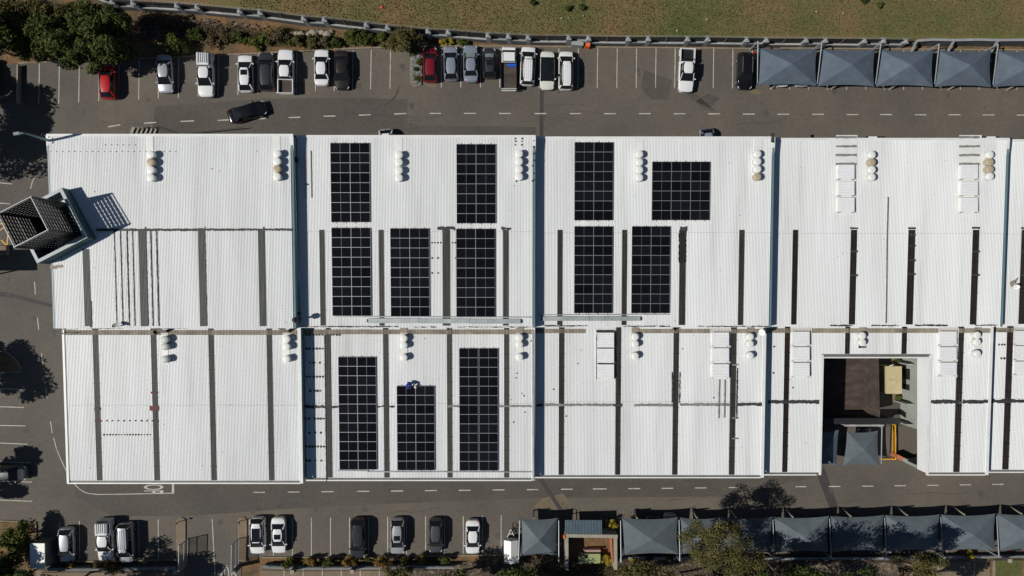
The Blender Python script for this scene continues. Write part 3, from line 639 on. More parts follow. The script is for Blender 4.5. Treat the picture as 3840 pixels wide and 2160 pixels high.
# ---------- solar arrays ----------
MW, MH = 2.215, 1.113
def solar(i, px, py, rows, cols, lower, label, gap=0.0):
    hh = .16; p = rp(px, py, i, hh, lower); sl = .05; hyp = math.sqrt(1 + sl * sl)
    W = cols * MW + gap; D = rows * MH
    t = thing('solar_array', label, 'solar panels', (p.x + W / 2, p.y - D / 2, zr(i, p.y - D / 2) + hh), 'solar arrays on the roof')
    fb = MB(); fw = .027
    def P3(x, y, z=0): return (x, y, z + y * sl)
    for r in range(rows):
        for c in range(cols):
            x0 = -W / 2 + c * MW + (gap if c else 0); y0 = D / 2 - (r + 1) * MH; b = MB(); e = .012
            xa, xb, ya, yb = x0 + e, x0 + MW - e, y0 + e, y0 + MH - e
            b.add([P3(xa, ya), P3(xb, ya), P3(xb, yb), P3(xa, yb), P3(xa, ya, -.035), P3(xb, ya, -.035), P3(xb, yb, -.035), P3(xa, yb, -.035)],
                  [(0, 1, 2, 3), (7, 6, 5, 4), (0, 4, 5, 1), (1, 5, 6, 2), (2, 6, 7, 3), (3, 7, 4, 0)])
            b.build('solar_panel', M['cell'], t, local=True)
            for (a0, b0, a1, b1) in ((x0, y0, x0 + MW, y0 + fw), (x0, y0 + MH - fw, x0 + MW, y0 + MH), (x0, y0 + fw, x0 + fw, y0 + MH - fw), (x0 + MW - fw, y0 + fw, x0 + MW, y0 + MH - fw), (x0 + MW / 2 - .009, y0 + fw, x0 + MW / 2 + .009, y0 + MH - fw)):
                z = .006
                fb.add([P3(a0, b0, z), P3(a1, b0, z), P3(a1, b1, z), P3(a0, b1, z), P3(a0, b0, -.02), P3(a1, b0, -.02), P3(a1, b1, -.02), P3(a0, b1, -.02)],
                       [(0, 1, 2, 3), (0, 4, 5, 1), (1, 5, 6, 2), (2, 6, 7, 3), (3, 7, 4, 0)])
    fb.build('panel_frame', M['alu'], t, local=True)
    b = MB()
    for c in range(cols):
        for q in (.25, .75):
            x = -W / 2 + c * MW + (gap if c else 0) + MW * q; b.bar(P3(x, -D / 2 - .12, -.08), P3(x, D / 2 + .12, -.08), .05, .05)
    for x in [-W / 2 + .2 + k * 1.2 for k in range(int(W / 1.2))]:
        for y in (-D / 2, D / 2): b.box(P3(x, y, -.1), (.06, .12, .08))
    b.build('mounting_rail', M['alu'], t, local=True)
solar(1, 1238, 535.6, 8, 2, False, 'upper left eight-row solar array on the second block')
solar(1, 1711, 540, 8, 2, False, 'upper eight-row solar array at the right of the second block, next to four vents')
solar(2, 2155, 533, 8, 2, False, 'tall eight-row solar array at the top of the middle block')
solar(2, 2446, 606, 6, 3, False, 'square solar array three panels wide, on the middle block')
solar(1, 1242.5, 853.8, 9, 2, False, 'nine-row solar array below the upper left array of the second block')
solar(1, 1462.4, 856, 9, 2, False, 'nine-row solar array in the middle of the second block, above the cable tray')
solar(1, 1710, 857.5, 9, 2, False, 'nine-row solar array at the right of the second block, above the tray')
solar(2, 2154, 848.6, 9, 2, False, 'nine-row solar array below the tall array on the middle block')
solar(2, 2370, 848.6, 9, 2, False, 'nine-row solar array below the square one, on the middle block')
solar(1, 1267.5, 1338, 12, 2, True, 'twelve-row solar array at the left of the lower roof')
solar(1, 1487, 1447, 9, 2, True, 'short nine-row solar array on the lower roof, where a worker kneels')
solar(1, 1721.4, 1306, 13, 2, True, 'tallest solar array, thirteen rows with a gap down its middle', .12)

# ---------- cable trays and conduits ----------
def tray(name, label, cat, segs, w, m, h=.10, hh=.07):
    """segs: list of (block, lower, (px,py), (px,py))"""
    a0 = segs[0]; p0 = rp(*a0[2], a0[0], 0, a0[1]); t = thing(name, label, cat, p0)
    b = MB(); b2 = MB()
    for i, lo, a, c in segs:
        p = rp(*a, i, h, lo); q = rp(*c, i, h, lo); b.bar(p, q, w, hh)
        n = int((q - p).length / 1.2) + 1
        for k in range(n + 1):
            r_ = p.lerp(q, k / n); b2.box((r_.x, r_.y, r_.z - h / 2), (w * .6 + .05, w * .6 + .05, h * .6))
    b.build('tray_body', m, t); b2.build('support_block', M['darksteel'], t)
    return t
tray('cable_tray', 'wide galvanised cable tray lying on the second block below three solar arrays', 'cable tray', [(1, False, (1381, 1203), (1570, 1203)), (1, False, (1571, 1204), (1760, 1204)), (1, False, (1761, 1205), (1952, 1205))], .52, M['galv'], .16, .10)
tray('cable_tray', 'shorter galvanised cable tray lying on the middle block beside the step', 'cable tray', [(2, False, (2036, 1195), (2210, 1195)), (2, False, (2211, 1195), (2401, 1195))], .50, M['galv'], .16, .10)
tray('conduit', 'thin grey conduit running along the bottom of the upper arrays of the second block', 'conduit', [(1, False, (1262, 1187), (1990, 1190))], .10, M['galv'], .12, .08)
tray('conduit', 'thin grey conduit under the nine-row arrays of the middle block', 'conduit', [(2, False, (2022, 1181), (2508, 1179))], .08, M['galv'], .12, .08)
tray('conduit', 'long grey conduit along the lower edge of the three lower solar arrays', 'conduit', [(1, True, (1270, 1765), (1380, 1766)), (1, True, (1380, 1769), (1997, 1770))], .11, M['galv'], .13, .09)
tray('cable_tray', 'narrow grey tray running down the right edge of the second block', 'cable tray', [(1, True, (1998, 1238), (2000, 1798))], .20, M['galv'], .14, .10)
tray('pipe', 'thin dark pipe running down the upper roof of the fourth block', 'pipe', [(3, False, (3331, 740), (3327, 900)), (3, False, (3327, 900), (3323, 1210))], .10, M['gutter'], .09, .07)
# ---------- east side of the courtyard: cladding, doors ----------
t = blocks[3]; z0 = 1.17
b = MB(); n = 62
for k in range(n):
    ya = YE - .1 + (COURT[2] - YE) * k / n; yb = YE - .1 + (COURT[2] - YE) * (k + 1) / n; ym = ya + (yb - ya) * .6
    ztp = zr(3, YE) - .02
    xw = COURT[1] - .06
    b.quad((xw, ya, z0), (xw, ym, z0), (xw, ym, zr(3, ym) + .0), (xw, ya, zr(3, ya)))
    b.quad((xw, ym, z0), (xw - .03, (ym + yb) / 2, z0), (xw - .03, (ym + yb) / 2, zr(3, ym)), (xw, ym, zr(3, ym)))
    b.quad((xw - .03, (ym + yb) / 2, z0), (xw, yb, z0), (xw, yb, zr(3, yb)), (xw - .03, (ym + yb) / 2, zr(3, yb)))
b.build('cladding', M['clad'], t, label='white ribbed cladding on the courtyard wall')
def courtside(px, py, z): return None
b = MB()
for yc, w_, za, zb in ((-10.6, 1.35, -1.3, .45), (-12.3, .65, -1.3, .45)):
    pass
for (ya, yb) in ((1383, 1423), (1442, 1463)):
    b = MB()
    y_a = -((ya - 1080) / S) * 88.0 / 87; y_b = -((yb - 1080) / S) * 88.0 / 87
    gz = g(50, y_a); b.box((COURT[1] - .03, (y_a + y_b) / 2, gz + 1.0), (.06, abs(y_b - y_a), 2.0))
    b.build('door', M['darksteel'], t)
for ya in (1362, 1510, 1586):
    b = MB(); y_a = -((ya - 1080) / S) * 88.0 / 87; b.box((COURT[1] - .5, y_a, g(50, y_a) + 1.5), (.95, .16, 3.2), 0)
    b.build('buttress', M['wall'], t)
# ---------------- corner tower with slatted screen ----------------
tc = Vector((-50.62, 6.84, 0)); rz = R(27.2)
tw = thing('corner_tower', 'square teal tower with pale rim and dark slatted screen, at the left roof corner', 'tower', (tc.x, tc.y, g(tc.x, tc.y)))
def rot(x, y): return (tc.x + x * math.cos(rz) - y * math.sin(rz), tc.y + x * math.sin(rz) + y * math.cos(rz))
RIM = 11.4; ho = 3.08; th = .34; zb = g(tc.x, tc.y) - 1.0
b = MB(); c = MB()
for (x, y, sx, sy) in ((0, ho - th / 2, 2 * ho, th), (0, -ho + th / 2, 2 * ho, th), (ho - th / 2, 0, th, 2 * ho - 2 * th), (-ho + th / 2, 0, th, 2 * ho - 2 * th)):
    X, Y = rot(x, y); b.box((X, Y, (RIM - .08 + zb) / 2), (sx, sy, RIM - .08 - zb), rz)
    c.box((X, Y, RIM), (sx, sy, .14), rz)
M['towerwall'] = nmat('dark teal wall', [(.3, (.018, .055, .072)), (.7, (.030, .078, .098))], .5, .7, 5)
b.build('parapet_wall', M['towerwall'], tw); M['rim2'] = nmat('pale rim', [(.3, (.38, .43, .43)), (.7, (.48, .53, .53))], .8, .6, 5)
c.build('rim_coping', M['rim2'], tw)
M['deck'] = nmat('dark green deck', [(.3, (.018, .03, .012)), (.7, (.035, .05, .022))], .8, .8, 5)
b = MB(); b.box((tc.x, tc.y, 7.9), (2 * ho - 2 * th - .02, 2 * ho - 2 * th - .02, .2), rz); b.build('deck', M['deck'], tw)
b = MB()
for (px, py) in ((247, 781), (246, 905), (268, 850)):
    p = at(px, py, 8.5); b.box((p.x, p.y, 8.3), (.7, .7, .6), rz)
b.build('plinth', M['conc'], tw)
hc = 1.93; ZT = 15.5; ZB = 8.6
for s_ in range(4):
    a = R(90 * s_); b = MB()
    def rr(x, y):
        x2, y2 = x * math.cos(a) - y * math.sin(a), x * math.sin(a) + y * math.cos(a); return rot(x2, y2)
    n = 14; sp = (ZT - ZB - .3) / n
    for k in range(n):
        z = ZB + .2 + sp * k; X, Y = rr(0, hc); b.box((X, Y, z + sp * .36), (2 * hc - .1, .07, sp * .66), rz + a)
    b.build('slat_screen', M['black'], tw)
    b = MB()
    for k in range(1, 8):
        X, Y = rr(-hc + 2 * hc * k / 8, hc - .07); b.box((X, Y, (ZT + ZB) / 2), (.07, .06, ZT - ZB - .2), rz + a)
    b.build('mullion', M['black'], tw)
b = MB()
for sx in (-1, 1):
    for sy in (-1, 1):
        X, Y = rot(sx * hc, sy * hc); b.box((X, Y, (ZT + 8.0) / 2), (.16, .16, ZT - 8.0), rz)
b.build('corner_post', M['darksteel'], tw)
b = MB()
for (x, y, sx, sy) in ((0, hc, 2 * hc + .2, .07), (0, -hc, 2 * hc + .2, .07), (hc, 0, .07, 2 * hc - .08), (-hc, 0, .07, 2 * hc - .08)):
    X, Y = rot(x, y); b.box((X, Y, ZT + .06), (sx, sy, .10), rz)
b.build('top_rail', M['steel'], tw)

# lamp post on the roof corner
p = rp(186, 528, 0, .05, False)
t = thing('lamp_post', 'dark grey lamp post standing on the top left corner of the roof', 'lamp post', p)
b = MB(); b.box((0, 0, .04), (.62, .62, .08)); b.build('base_plate', M['flash'], t, local=True)
b = MB(); b.tube([(0, 0, .05), (0, 0, 3.6), (-.1, -.02, 3.9), (-.5, -.06, 4.05)], [.15, .13, .11, .09], 10); b.build('pole', M['tealwall'], t, smooth=True, local=True)
b = MB(); b.box((-.75, -.1, 4.08), (.75, .34, .14), R(8), .8); b.build('lamp_head', M['pier'], t, local=True)

# ---------------- shade carports ----------------
def canopy(parent, A, B_, C_, D, rise, m, scal=.055, n=14, name='canopy'):
    """A top-left, B top-right, C bottom-right, D bottom-left (world)"""
    vs = []; fs = []
    for j in range(n + 1):
        for i in range(n + 1):
            u = -1 + 2 * i / n; v = -1 + 2 * j / n
            su = u * (1 - scal * (1 - v * v) * abs(u)); sv = v * (1 - scal * 1.7 * (1 - u * u) * abs(v))
            a, c = (su + 1) / 2, (sv + 1) / 2
            p = (A * (1 - a) + B_ * a) * (1 - c) + (D * (1 - a) + C_ * a) * c
            mm = max(abs(u), abs(v)); p = p + Vector((0, 0, rise * (1 - mm) ** .92))
            vs.append(p)
    b = MB(); k = n + 1
    fs = []
    for j in range(n):
        for i in range(n):
            p0, p1, p2, p3 = j * k + i, (j + 1) * k + i, (j + 1) * k + i + 1, j * k + i + 1
            if (i - n / 2 + .5) * (j - n / 2 + .5) > 0: fs += [(p0, p1, p2), (p0, p2, p3)]
            else: fs += [(p0, p1, p3), (p1, p2, p3)]
    b.add(vs, fs)
    o = b.build(name, m, parent, recalc=False)
    if o.data.polygons[0].normal.z < 0: o.data.flip_normals()
    return o
def carport(A, B_, C_, D, h, label, m, post_top=True, last=False, rise=1.3, grp=None, beams=None):
    """corners as photo pixels at height h"""
    a, b_, c, d = [gp(q[0], q[1], h) for q in (A, B_, C_, D)]
    mid = (a + b_ + c + d) / 4
    t = thing('shade_carport', label, 'carport', (mid.x, mid.y, g(mid.x, mid.y)), grp)
    canopy(t, a, b_, c, d, rise, m)
    sy = 1 if post_top else -1
    back, front = (a, d) if post_top else (d, a)
    bk = [back] + ([b_ if post_top else c] if last else []); fr = [front] + ([c if post_top else b_] if last else [])
    if beams == 'right': bk, fr = [b_ if post_top else c], [c if post_top else b_]
    elif beams == 'none': bk, fr = [], []
    for p, q in zip(bk, fr):
        dx = -.22 if p is back else .22
        pb = Vector((p.x + dx, p.y + sy * .55, g(p.x, p.y)))
        top = Vector((pb.x, pb.y, p.z + .55))
        b = MB(); b.tube([pb - Vector((0, 0, .3)), top], .09, 10); b.build('post', M['steel'], t, smooth='auto')
        b = MB(); b.tube([top, Vector((q.x + dx * .6, q.y + sy * .25, q.z + .22))], [.075, .05], 8); b.build('beam', M['steel'], t, smooth='auto')
        for s0, s1, sr in ((top, p, .02), (Vector((q.x + dx * .6, q.y + sy * .25, q.z + .2)), q, .02), (pb + Vector((0, 0, 1.2)), pb.lerp(q, .35) + Vector((0, 0, 1.1)), .04)):
            b = MB(); b.tube([s0, s1], sr, 5); b.build('stay', M['darksteel'], t)
    # front post carrying the free corner
    if beams: return t
    fp = gp(D[0] + 51, D[1] + 12) if post_top else gp(A[0] + 47, A[1] - 29)
    b = MB(); b.bar(fp - Vector((0, 0, .2)), Vector((fp.x, fp.y + sy * .3, d.z + .1)), .16); b.build('front_post', M['conc'], t)
    return t
top_lab = ['first shade carport from the left of the upper row, beside the black SUV', 'second shade carport of the upper row, between two silver beams', 'middle shade carport of the upper row', 'fourth shade carport of the upper row, in front of the dark boundary panels', 'shade carport of the upper row cut by the right edge of the picture']
tl = [(2843, 179), (3081, 183), (3301, 186), (3518, 188), (3738, 189)]; tr = [(3064, 182), (3282, 184), (3500, 187), (3717, 189), (3950, 191)]
br = [(3063, 322), (3279, 325), (3499, 326), (3717, 327), (3940, 328)]; bl_ = [(2842, 322), (3066, 324), (3284, 325), (3505, 326), (3723, 327)]
for k in range(5): carport(tl[k], tr[k], br[k], bl_[k], 2.4, top_lab[k], M['cloth'], True, k == 4, grp='shade carports of the upper row')
lowc = [((1953, 1942), (2091, 1942), (2088, 2084), (1951, 2086), 'narrow shade carport at the left end of the lower row, beside the white trailer'),
        ((2330, 1942), (2542, 1940), (2544, 2078), (2333, 2084), 'wide shade carport right of the concrete bin enclosure'),
        ((2549, 1940), (2688, 1941), (2691, 2076), (2552, 2080), 'narrow shade carport mostly hidden under the eucalyptus crown'),
        ((2691, 1940), (2897, 1938), (2895, 2073), (2695, 2076), 'shade carport just right of the eucalyptus, crossed by its shadow'),
        ((2900, 1938), (3109, 1935), (3106, 2070), (2904, 2073), 'shade carport darkened almost all over by tree shadow'),
        ((3112, 1935), (3315, 1931), (3313, 2068), (3116, 2070), 'shade carport half covered by tree shadow, above the leaning eucalyptus'),
        ((3318, 1931), (3524, 1929), (3522, 2066), (3322, 2068), 'shade carport with tree shadow along its lower half'),
        ((3528, 1929), (3733, 1926), (3731, 2066), (3532, 2066), 'sunlit shade carport second from the right in the lower row'),
        ((3737, 1926), (3945, 1924), (3945, 2062), (3741, 2066), 'shade carport at the right edge of the lower row')]
for k, (a, b_, c, d, lab) in enumerate(lowc):
    carport(a, b_, c, d, 2.25, lab, M['cloth2'], False, k in (0, 8), rise=1.2, grp='shade carports of the lower row')
# courtyard shade sails
carport((3176, 1618), (3292, 1615), (3297, 1746), (3160, 1748), 2.5, 'sunlit square shade canopy at the mouth of the courtyard', M['cloth2'], True, False, rise=.7, grp='courtyard shade canopies', beams='right')
carport((3040, 1615), (3146, 1612), (3138, 1748), (3030, 1745), 2.5, 'shaded canopy deep in the shadow of the courtyard wall', M['cloth'], True, False, rise=.7, grp='courtyard shade canopies', beams='none')

# ---------------- courtyard ----------------
sheet('courtyard_floor', [(3085, 1335), (3382, 1335), (3382, 1600), (3085, 1600)], M['stain'], .03)
sheet('courtyard_floor', [(3345, 1340), (3392, 1340), (3392, 1500), (3345, 1500)], M['paving'], .035)
def slabbox(name, label, cat, x0, y0, x1, y1, h, m, roofm=None, over=0.0, part='wall', roofpart='roof', th=.16, grp=None):
    """a low building given by the photo pixels of its roof corners at height h"""
    a = gp(x0, y0, h); c = gp(x1, y1, h); cx, cy = (a.x + c.x) / 2, (a.y + c.y) / 2; z = g(cx, cy); w, d = abs(c.x - a.x), abs(a.y - c.y)
    t = thing(name, label, cat, (cx, cy, z), grp)
    b = MB(); b.box((0, 0, h / 2 - .3 - th / 2), (w - 2 * over - .02, d - 2 * over - .02, h + .6 - th)); b.build(part, m, t, local=True)
    b = MB(); b.box((0, 0, h - th / 2), (w, d, th)); b.build(roofpart, roofm or m, t, local=True)
    return t, w, d
sheet('courtyard_paving', [(3080, 1330), (3262, 1330), (3262, 1576), (3080, 1576)], M['brownroof'], .05)
q0, q1 = gp(3236, 1330), gp(3236, 1543)
zg_ = g(q0.x, -12)
t = thing('screen_wall', 'tall weathered brown screen wall standing in the courtyard left of the beige cabin', 'wall', (q0.x, (q0.y + q1.y) / 2, zg_))
b = MB(); b.bar((q0.x, q0.y, zg_ + 1.7), (q1.x, q1.y, zg_ + 1.7), .12, 4.0); b.build('wall_face', M['brownroof'], t)
b = MB(); b.bar((q0.x, q0.y, zg_ + 3.74), (q1.x, q1.y, zg_ + 3.74), .20, .07); b.build('coping', M['brownroof'], t)
t, w, d = slabbox('site_cabin', 'beige flat-topped cabin with a small vent pipe, inside the courtyard', 'cabin', 3325, 1374, 3380, 1476, 2.6, M['beige'], M['beige'], .03)
b = MB(); b.tube([(-.35 * w, d / 2 - .1, 2.4), (-.12 * w, d / 2 + .25, 2.9)], .05, 6); b.build('vent_pipe', M['white'], t, local=True)
b = MB(); b.box((0, 0, 2.615), (w - .14, .04, .03)); b.box((w * .2, -.3, 2.62), (.1, .12, .05)); b.box((-w * .22, .15, 2.62), (.1, .08, .05)); b.build('roof_joint', M['roofdirty'], t, local=True)
a = gp(3167, 1595, 3.0); c = gp(3313, 1595, 3.0)
t = thing('canopy_beam', 'long pale beam across the courtyard above the shade canopy', 'beam', ((a.x + c.x) / 2, a.y, g(a.x, a.y)))
b = MB(); b.bar(a, c, .22, .25); b.build('beam', M['walltop'], t)
b = MB()
for q in (a, c): b.bar((q.x + (.1 if q is a else -.1), q.y, g(q.x, q.y) - .2), (q.x + (.1 if q is a else -.1), q.y, q.z - .1), .14)
b.build('post', M['steel'], t)
# dark lean-to slab between lean_to and beam
t, w, d = slabbox('dark_canopy', 'dark flat canopy between the brown roof and the pale beam', 'canopy', 3080, 1570, 3372, 1589, 3.0, M['darksteel'], M['darksteel'], .5, part='post_row', roofpart='canopy_slab')
# yellow gate frame
t = thing('yellow_gate', 'yellow braced gate standing open beside the courtyard canopy', 'gate', gp(3352, 1660))
b = MB()
P0 = [gp(3345, 1590, 0), gp(3346, 1718, 0)]
for p in P0: b.bar((p.x, p.y, p.z), (p.x, p.y, p.z + .75), .10)
b.bar(P0[0] + Vector((0, 0, .75)), P0[1] + Vector((0, 0, .75)), .10); b.bar(P0[0] + Vector((0, 0, .15)), P0[1] + Vector((0, 0, .15)), .08)
b.build('gate_frame', M['yellow'], t)
b = MB(); q = gp(3300, 1718, 0); b.bar(P0[1] + Vector((0, 0, .6)), q + Vector((0, 0, .6)), .10); b.bar(q, q + Vector((0, 0, .65)), .08)
b.build('side_rail', M['yellow'], t)
b = MB(); b.bar(P0[0] + Vector((0, 0, .7)), P0[1] + Vector((0, 0, .2)), .05); b.bar(P0[1] + Vector((0, 0, .7)), P0[0] + Vector((0, 0, .2)), .05); b.build('brace', M['darksteel'], t)
# low wall with orange end
a = gp(3366, 1712, 1.6); c = gp(3475, 1766, 1.6)
t = thing('boundary_wall', 'low grey-green wall with an orange end running out of the courtyard to the right', 'wall', (a.x, a.y, g(a.x, a.y)))
b = MB(); dv = (c - a).normalized(); b.bar((a.x, a.y, g(a.x, a.y) + .6), (c.x, c.y, g(a.x, a.y) + .6), .45, 2.0); b.build('wall', M['wall'], t)
b = MB(); b.bar((a.x - dv.x * .02, a.y - dv.y * .02, g(a.x, a.y) + .62), (a.x + dv.x * .8, a.y + dv.y * .8, g(a.x, a.y) + .62), .47, 2.0); b.build('end_block', M['terracotta'], t)

# ---------------- refuse enclosure, skip ----------------
sheet('soil_patch', [(2125, 2000), (2312, 2000), (2312, 2150), (2125, 2150)], M['soil'], .03)
H = 2.2
def wallrun(b, pts, w, h):
    for p, q in zip(pts, pts[1:]):
        a = gp(*p, h); c = gp(*q, h); zb = min(g(a.x, a.y), g(c.x, c.y)) - .3
        zt = max(a.z, c.z); b.bar((a.x, a.y, (zt + zb) / 2), (c.x, c.y, (zt + zb) / 2), w, zt - zb)
o_ = gp(2220, 2068)
t = thing('refuse_enclosure', 'concrete U-shaped refuse enclosure with ribbed blue-grey roof behind it', 'enclosure', o_)
b = MB(); wallrun(b, [(2125, 2136), (2125, 2002)], .42, H); wallrun(b, [(2119, 2009), (2315, 2009)], .42, H - .004); wallrun(b, [(2308, 2002), (2308, 2134)], .42, H - .008)
b.build('wall', M['conc'], t)
b = MB(); a = gp(2294, 2018, 1.9); c = gp(2297, 2110, 1.9); b.bar((a.x, a.y, a.z - .9), (c.x, c.y, a.z - .9), .05, 2.1); b.build('inner_face', M['terracotta'], t)
b = MB(); a = gp(2115, 2011, 2.1); b.box((a.x, a.y, a.z), (.22, .45, .5)); b.build('orange_box', M['orange'], t)
b = MB(); a = gp(2119, 1950, 2.0); c = gp(2256, 2002, 2.0); n = 25; w = (c.x - a.x) / n; zt = a.z
for k in range(n):
    x = a.x + w * k
    b.add([(x, a.y, zt), (x + w * .45, a.y, zt), (x + w * .5, a.y, zt + .07), (x + w * .9, a.y, zt + .07), (x + w, a.y, zt), (x, c.y, zt), (x + w * .45, c.y, zt), (x + w * .5, c.y, zt + .07), (x + w * .9, c.y, zt + .07), (x + w, c.y, zt)],
          [(i, i + 1, i + 6, i + 5) for i in range(4)])
b.build('ribbed_roof', M['blueroof'], t, recalc=False)
b = MB()
for x in (a.x + .1, c.x - .1): b.bar((x, a.y - .1, g(x, a.y) - .2), (x, a.y - .1, zt - .02), .1); 
b.bar((a.x, a.y - .1, zt - .08), (c.x, a.y - .1, zt - .08), .1); b.build('roof_post', M['darksteel'], t)
p = gp(2207, 2082)
t = thing('skip_bin', 'pale green open skip with a broken corner inside the concrete enclosure', 'skip', p)
b = MB()
w, d, h = 2.75, 1.2, 1.1
b.box((0, 0, h / 2), (w * .86, d * .86, h), 0, 1.14); b.build('bin_body', M['bin'], t, local=True)
b = MB(); b.box((0, 0, h + .02), (w, d, .06)); b.build('lid', M['bin'], t, local=True)
b = MB(); b.box((-w * .28, d / 2 - .14, h + .06), (w * .42, .2, .02)); b.box((-w * .16, d / 2 - .38, h + .06), (w * .14, .3, .02)); b.build('lid_opening', M['black'], t, local=True)
p = gp(2218, 2056)
t = tag(MB().build('tmp', M['pink']), '', ''); bpy.data.objects.remove(t)
b = MB(); b.box((p.x, p.y, p.z + .45), (2.1, .28, .9)); o = b.build('bench_wall', M['pink']); tag(o, 'narrow pale pink block just behind the green skip', 'low wall')

# ---------------- fences ----------------
def pier(parent, p, h, w, m, cap, tilt=0):
    b = MB(); b.box((p.x, p.y, g(p.x, p.y) + h / 2 - .2), (w * .8, w * .8, h + .4)); z = g(p.x, p.y) + h
    b.add([(p.x - w / 2, p.y - w / 2, z), (p.x + w / 2, p.y - w / 2, z), (p.x + w / 2, p.y + w / 2, z), (p.x - w / 2, p.y + w / 2, z), (p.x, p.y, z + cap),
           (p.x - w / 2, p.y - w / 2, z - .08), (p.x + w / 2, p.y - w / 2, z - .08), (p.x + w / 2, p.y + w / 2, z - .08), (p.x - w / 2, p.y + w / 2, z - .08)],
          [(0, 1, 4), (1, 2, 4), (2, 3, 4), (3, 0, 4), (0, 5, 6, 1), (1, 6, 7, 2), (2, 7, 8, 3), (3, 8, 5, 0), (8, 7, 6, 5)])
    b.build('pier', m, parent)
tp = [(-40, -128), (60, -104), (125, -90), (238, -66), (300, -42), (417, 2), (495, 5), (660, 15), (736, 21), (896, 36), (973, 42), (1137, 64), (1215, 69), (1373, 88), (1453, 98), (1605, 112), (1681, 116), (1831, 128), (1908, 132), (1982, 136), (2135, 137), (2209, 139), (2359, 141), (2434, 141), (2582, 142), (2658, 142), (2804, 145), (2878, 146), (3027, 147), (3100, 147), (3247, 149), (3319, 149), (3402, 151)]
PH = 2.2
pts = [gp(x, y, PH) for x, y in tp]
mid = pts[len(pts) // 2]
fn = thing('boundary_fence', 'long boundary fence of dark pickets between grey cement piers with pyramid caps, below the field', 'fence', (mid.x, mid.y, g(mid.x, mid.y)))
for p in pts: pier(fn, p, PH - .25, .66, M['pier'], .30)
for k, (p, q) in enumerate(zip(pts, pts[1:])):
    ln = (Vector((q.x - p.x, q.y - p.y, 0))).length; dv = (q - p) / (q - p).length
    a, c = p + dv * .28, q - dv * .28; wide = ln > 3.6
    b = MB(); hw = .75 if wide else 1.0
    off = Vector((0, -.12, 0))
    b.bar((a.x, a.y - .12, g(a.x, a.y) + hw / 2 - .15), (c.x, c.y - .12, g(c.x, c.y) + hw / 2 - .15), .30, hw + .3); b.build('low_wall', M['wallgrey'], fn)
    b = MB(); b.bar((a.x, a.y - .12, g(a.x, a.y) + hw + .04), (c.x, c.y - .12, g(c.x, c.y) + hw + .04), .20, .07); b.build('coping', M['walltop'] if wide else M['pier'], fn)
    b = MB(); n = int(ln / .13)
    for j in range(n):
        r_ = a.lerp(c, (j + .5) / n); z = g(r_.x, r_.y); b.box((r_.x, r_.y + .05, z + 1.45), (.11, .03, 1.5))
        b.add([(r_.x - .04, r_.y + .05, z + 2.2), (r_.x + .04, r_.y + .05, z + 2.2), (r_.x, r_.y + .05, z + 2.32)], [(0, 1, 2)])
    for hh in (1.15, 2.0): b.bar((a.x, a.y + .02, g(a.x, a.y) + hh), (c.x, c.y + .02, g(c.x, c.y) + hh), .05)
    b.build('picket_panel', M['darksteel'], fn, recalc=False)
    if wide:
        m_ = a.lerp(c, .45); b = MB(); zz = g(m_.x, m_.y); b.tube([(m_.x, m_.y - .1, zz + 1.0), (m_.x - .02, m_.y + .02, zz + 3.0)], .025, 5); b.build('wire_post', M['steel'], fn)
# electric wires on the fence
b = MB()
for hh in (2.45, 2.7, 2.95):
    b.tube([(p.x, p.y, g(p.x, p.y) + hh) for p in pts], .008, 3)
b.build('fence_wire', M['steel'], fn)
# solid panels at the right end
rp_ = [(3440, 152), (3500, 148), (3580, 150), (3672, 148), (3745, 150), (3838, 149), (3920, 151)]
q_ = [gp(x, y, 2.1) for x, y in rp_]
fw = thing('panel_wall', 'dark solid panel wall with pale copings at the right end of the upper boundary', 'wall', (q_[3].x, q_[3].y, g(q_[3].x, q_[3].y)))
for k, (p, q) in enumerate(zip(q_, q_[1:])):
    b = MB(); b.bar((p.x, p.y, g(p.x, p.y) + .9), (q.x, q.y, g(q.x, q.y) + .9), .14, 2.2); b.build('panel', M['wallgrey'], fw)
    b = MB(); b.bar((p.x, p.y, g(p.x, p.y) + 2.05), (q.x, q.y, g(q.x, q.y) + 2.05), .30, .10); b.build('coping', M['pier'], fw)
    if k % 2 == 0: b = MB(); b.bar((p.x, p.y - 1.6, g(p.x, p.y)), (p.x, p.y, g(p.x, p.y) + 2.0), .16, .3); b.build('buttress', M['pier'], fw)
# lower boundary
lp = [(976, 2140), (1096, 2145), (1320, 2144), (1540, 2141), (1700, 2142)]
LQ = [gp(x, y, 2.1) for x, y in lp]
fb = thing('boundary_wall', 'low boundary wall with pale coping and square tan-capped piers along the lower car park', 'wall', (LQ[2].x, LQ[2].y, g(LQ[2].x, LQ[2].y)))
def lowwall(parent, P_, Q_, hw=.9, pick=True):
    b = MB(); b.bar((P_.x, P_.y, g(P_.x, P_.y) + hw / 2 - .15), (Q_.x, Q_.y, g(Q_.x, Q_.y) + hw / 2 - .15), .26, hw + .3); b.build('wall_panel', M['wallgrey'], parent)
    b = MB(); b.bar((P_.x, P_.y, g(P_.x, P_.y) + hw + .03), (Q_.x, Q_.y, g(Q_.x, Q_.y) + hw + .03), .34, .07); b.build('coping', M['pier'], parent)
    if pick:
        b = MB(); n = int((Q_ - P_).length / .16)
        for j in range(n):
            r_ = P_.lerp(Q_, (j + .5) / n); b.box((r_.x, r_.y, g(r_.x, r_.y) + 1.4), (.03, .02, 1.0))
        b.bar((P_.x, P_.y, g(P_.x, P_.y) + 1.85), (Q_.x, Q_.y, g(Q_.x, Q_.y) + 1.85), .05); b.build('railing', M['darksteel'], parent, recalc=False)
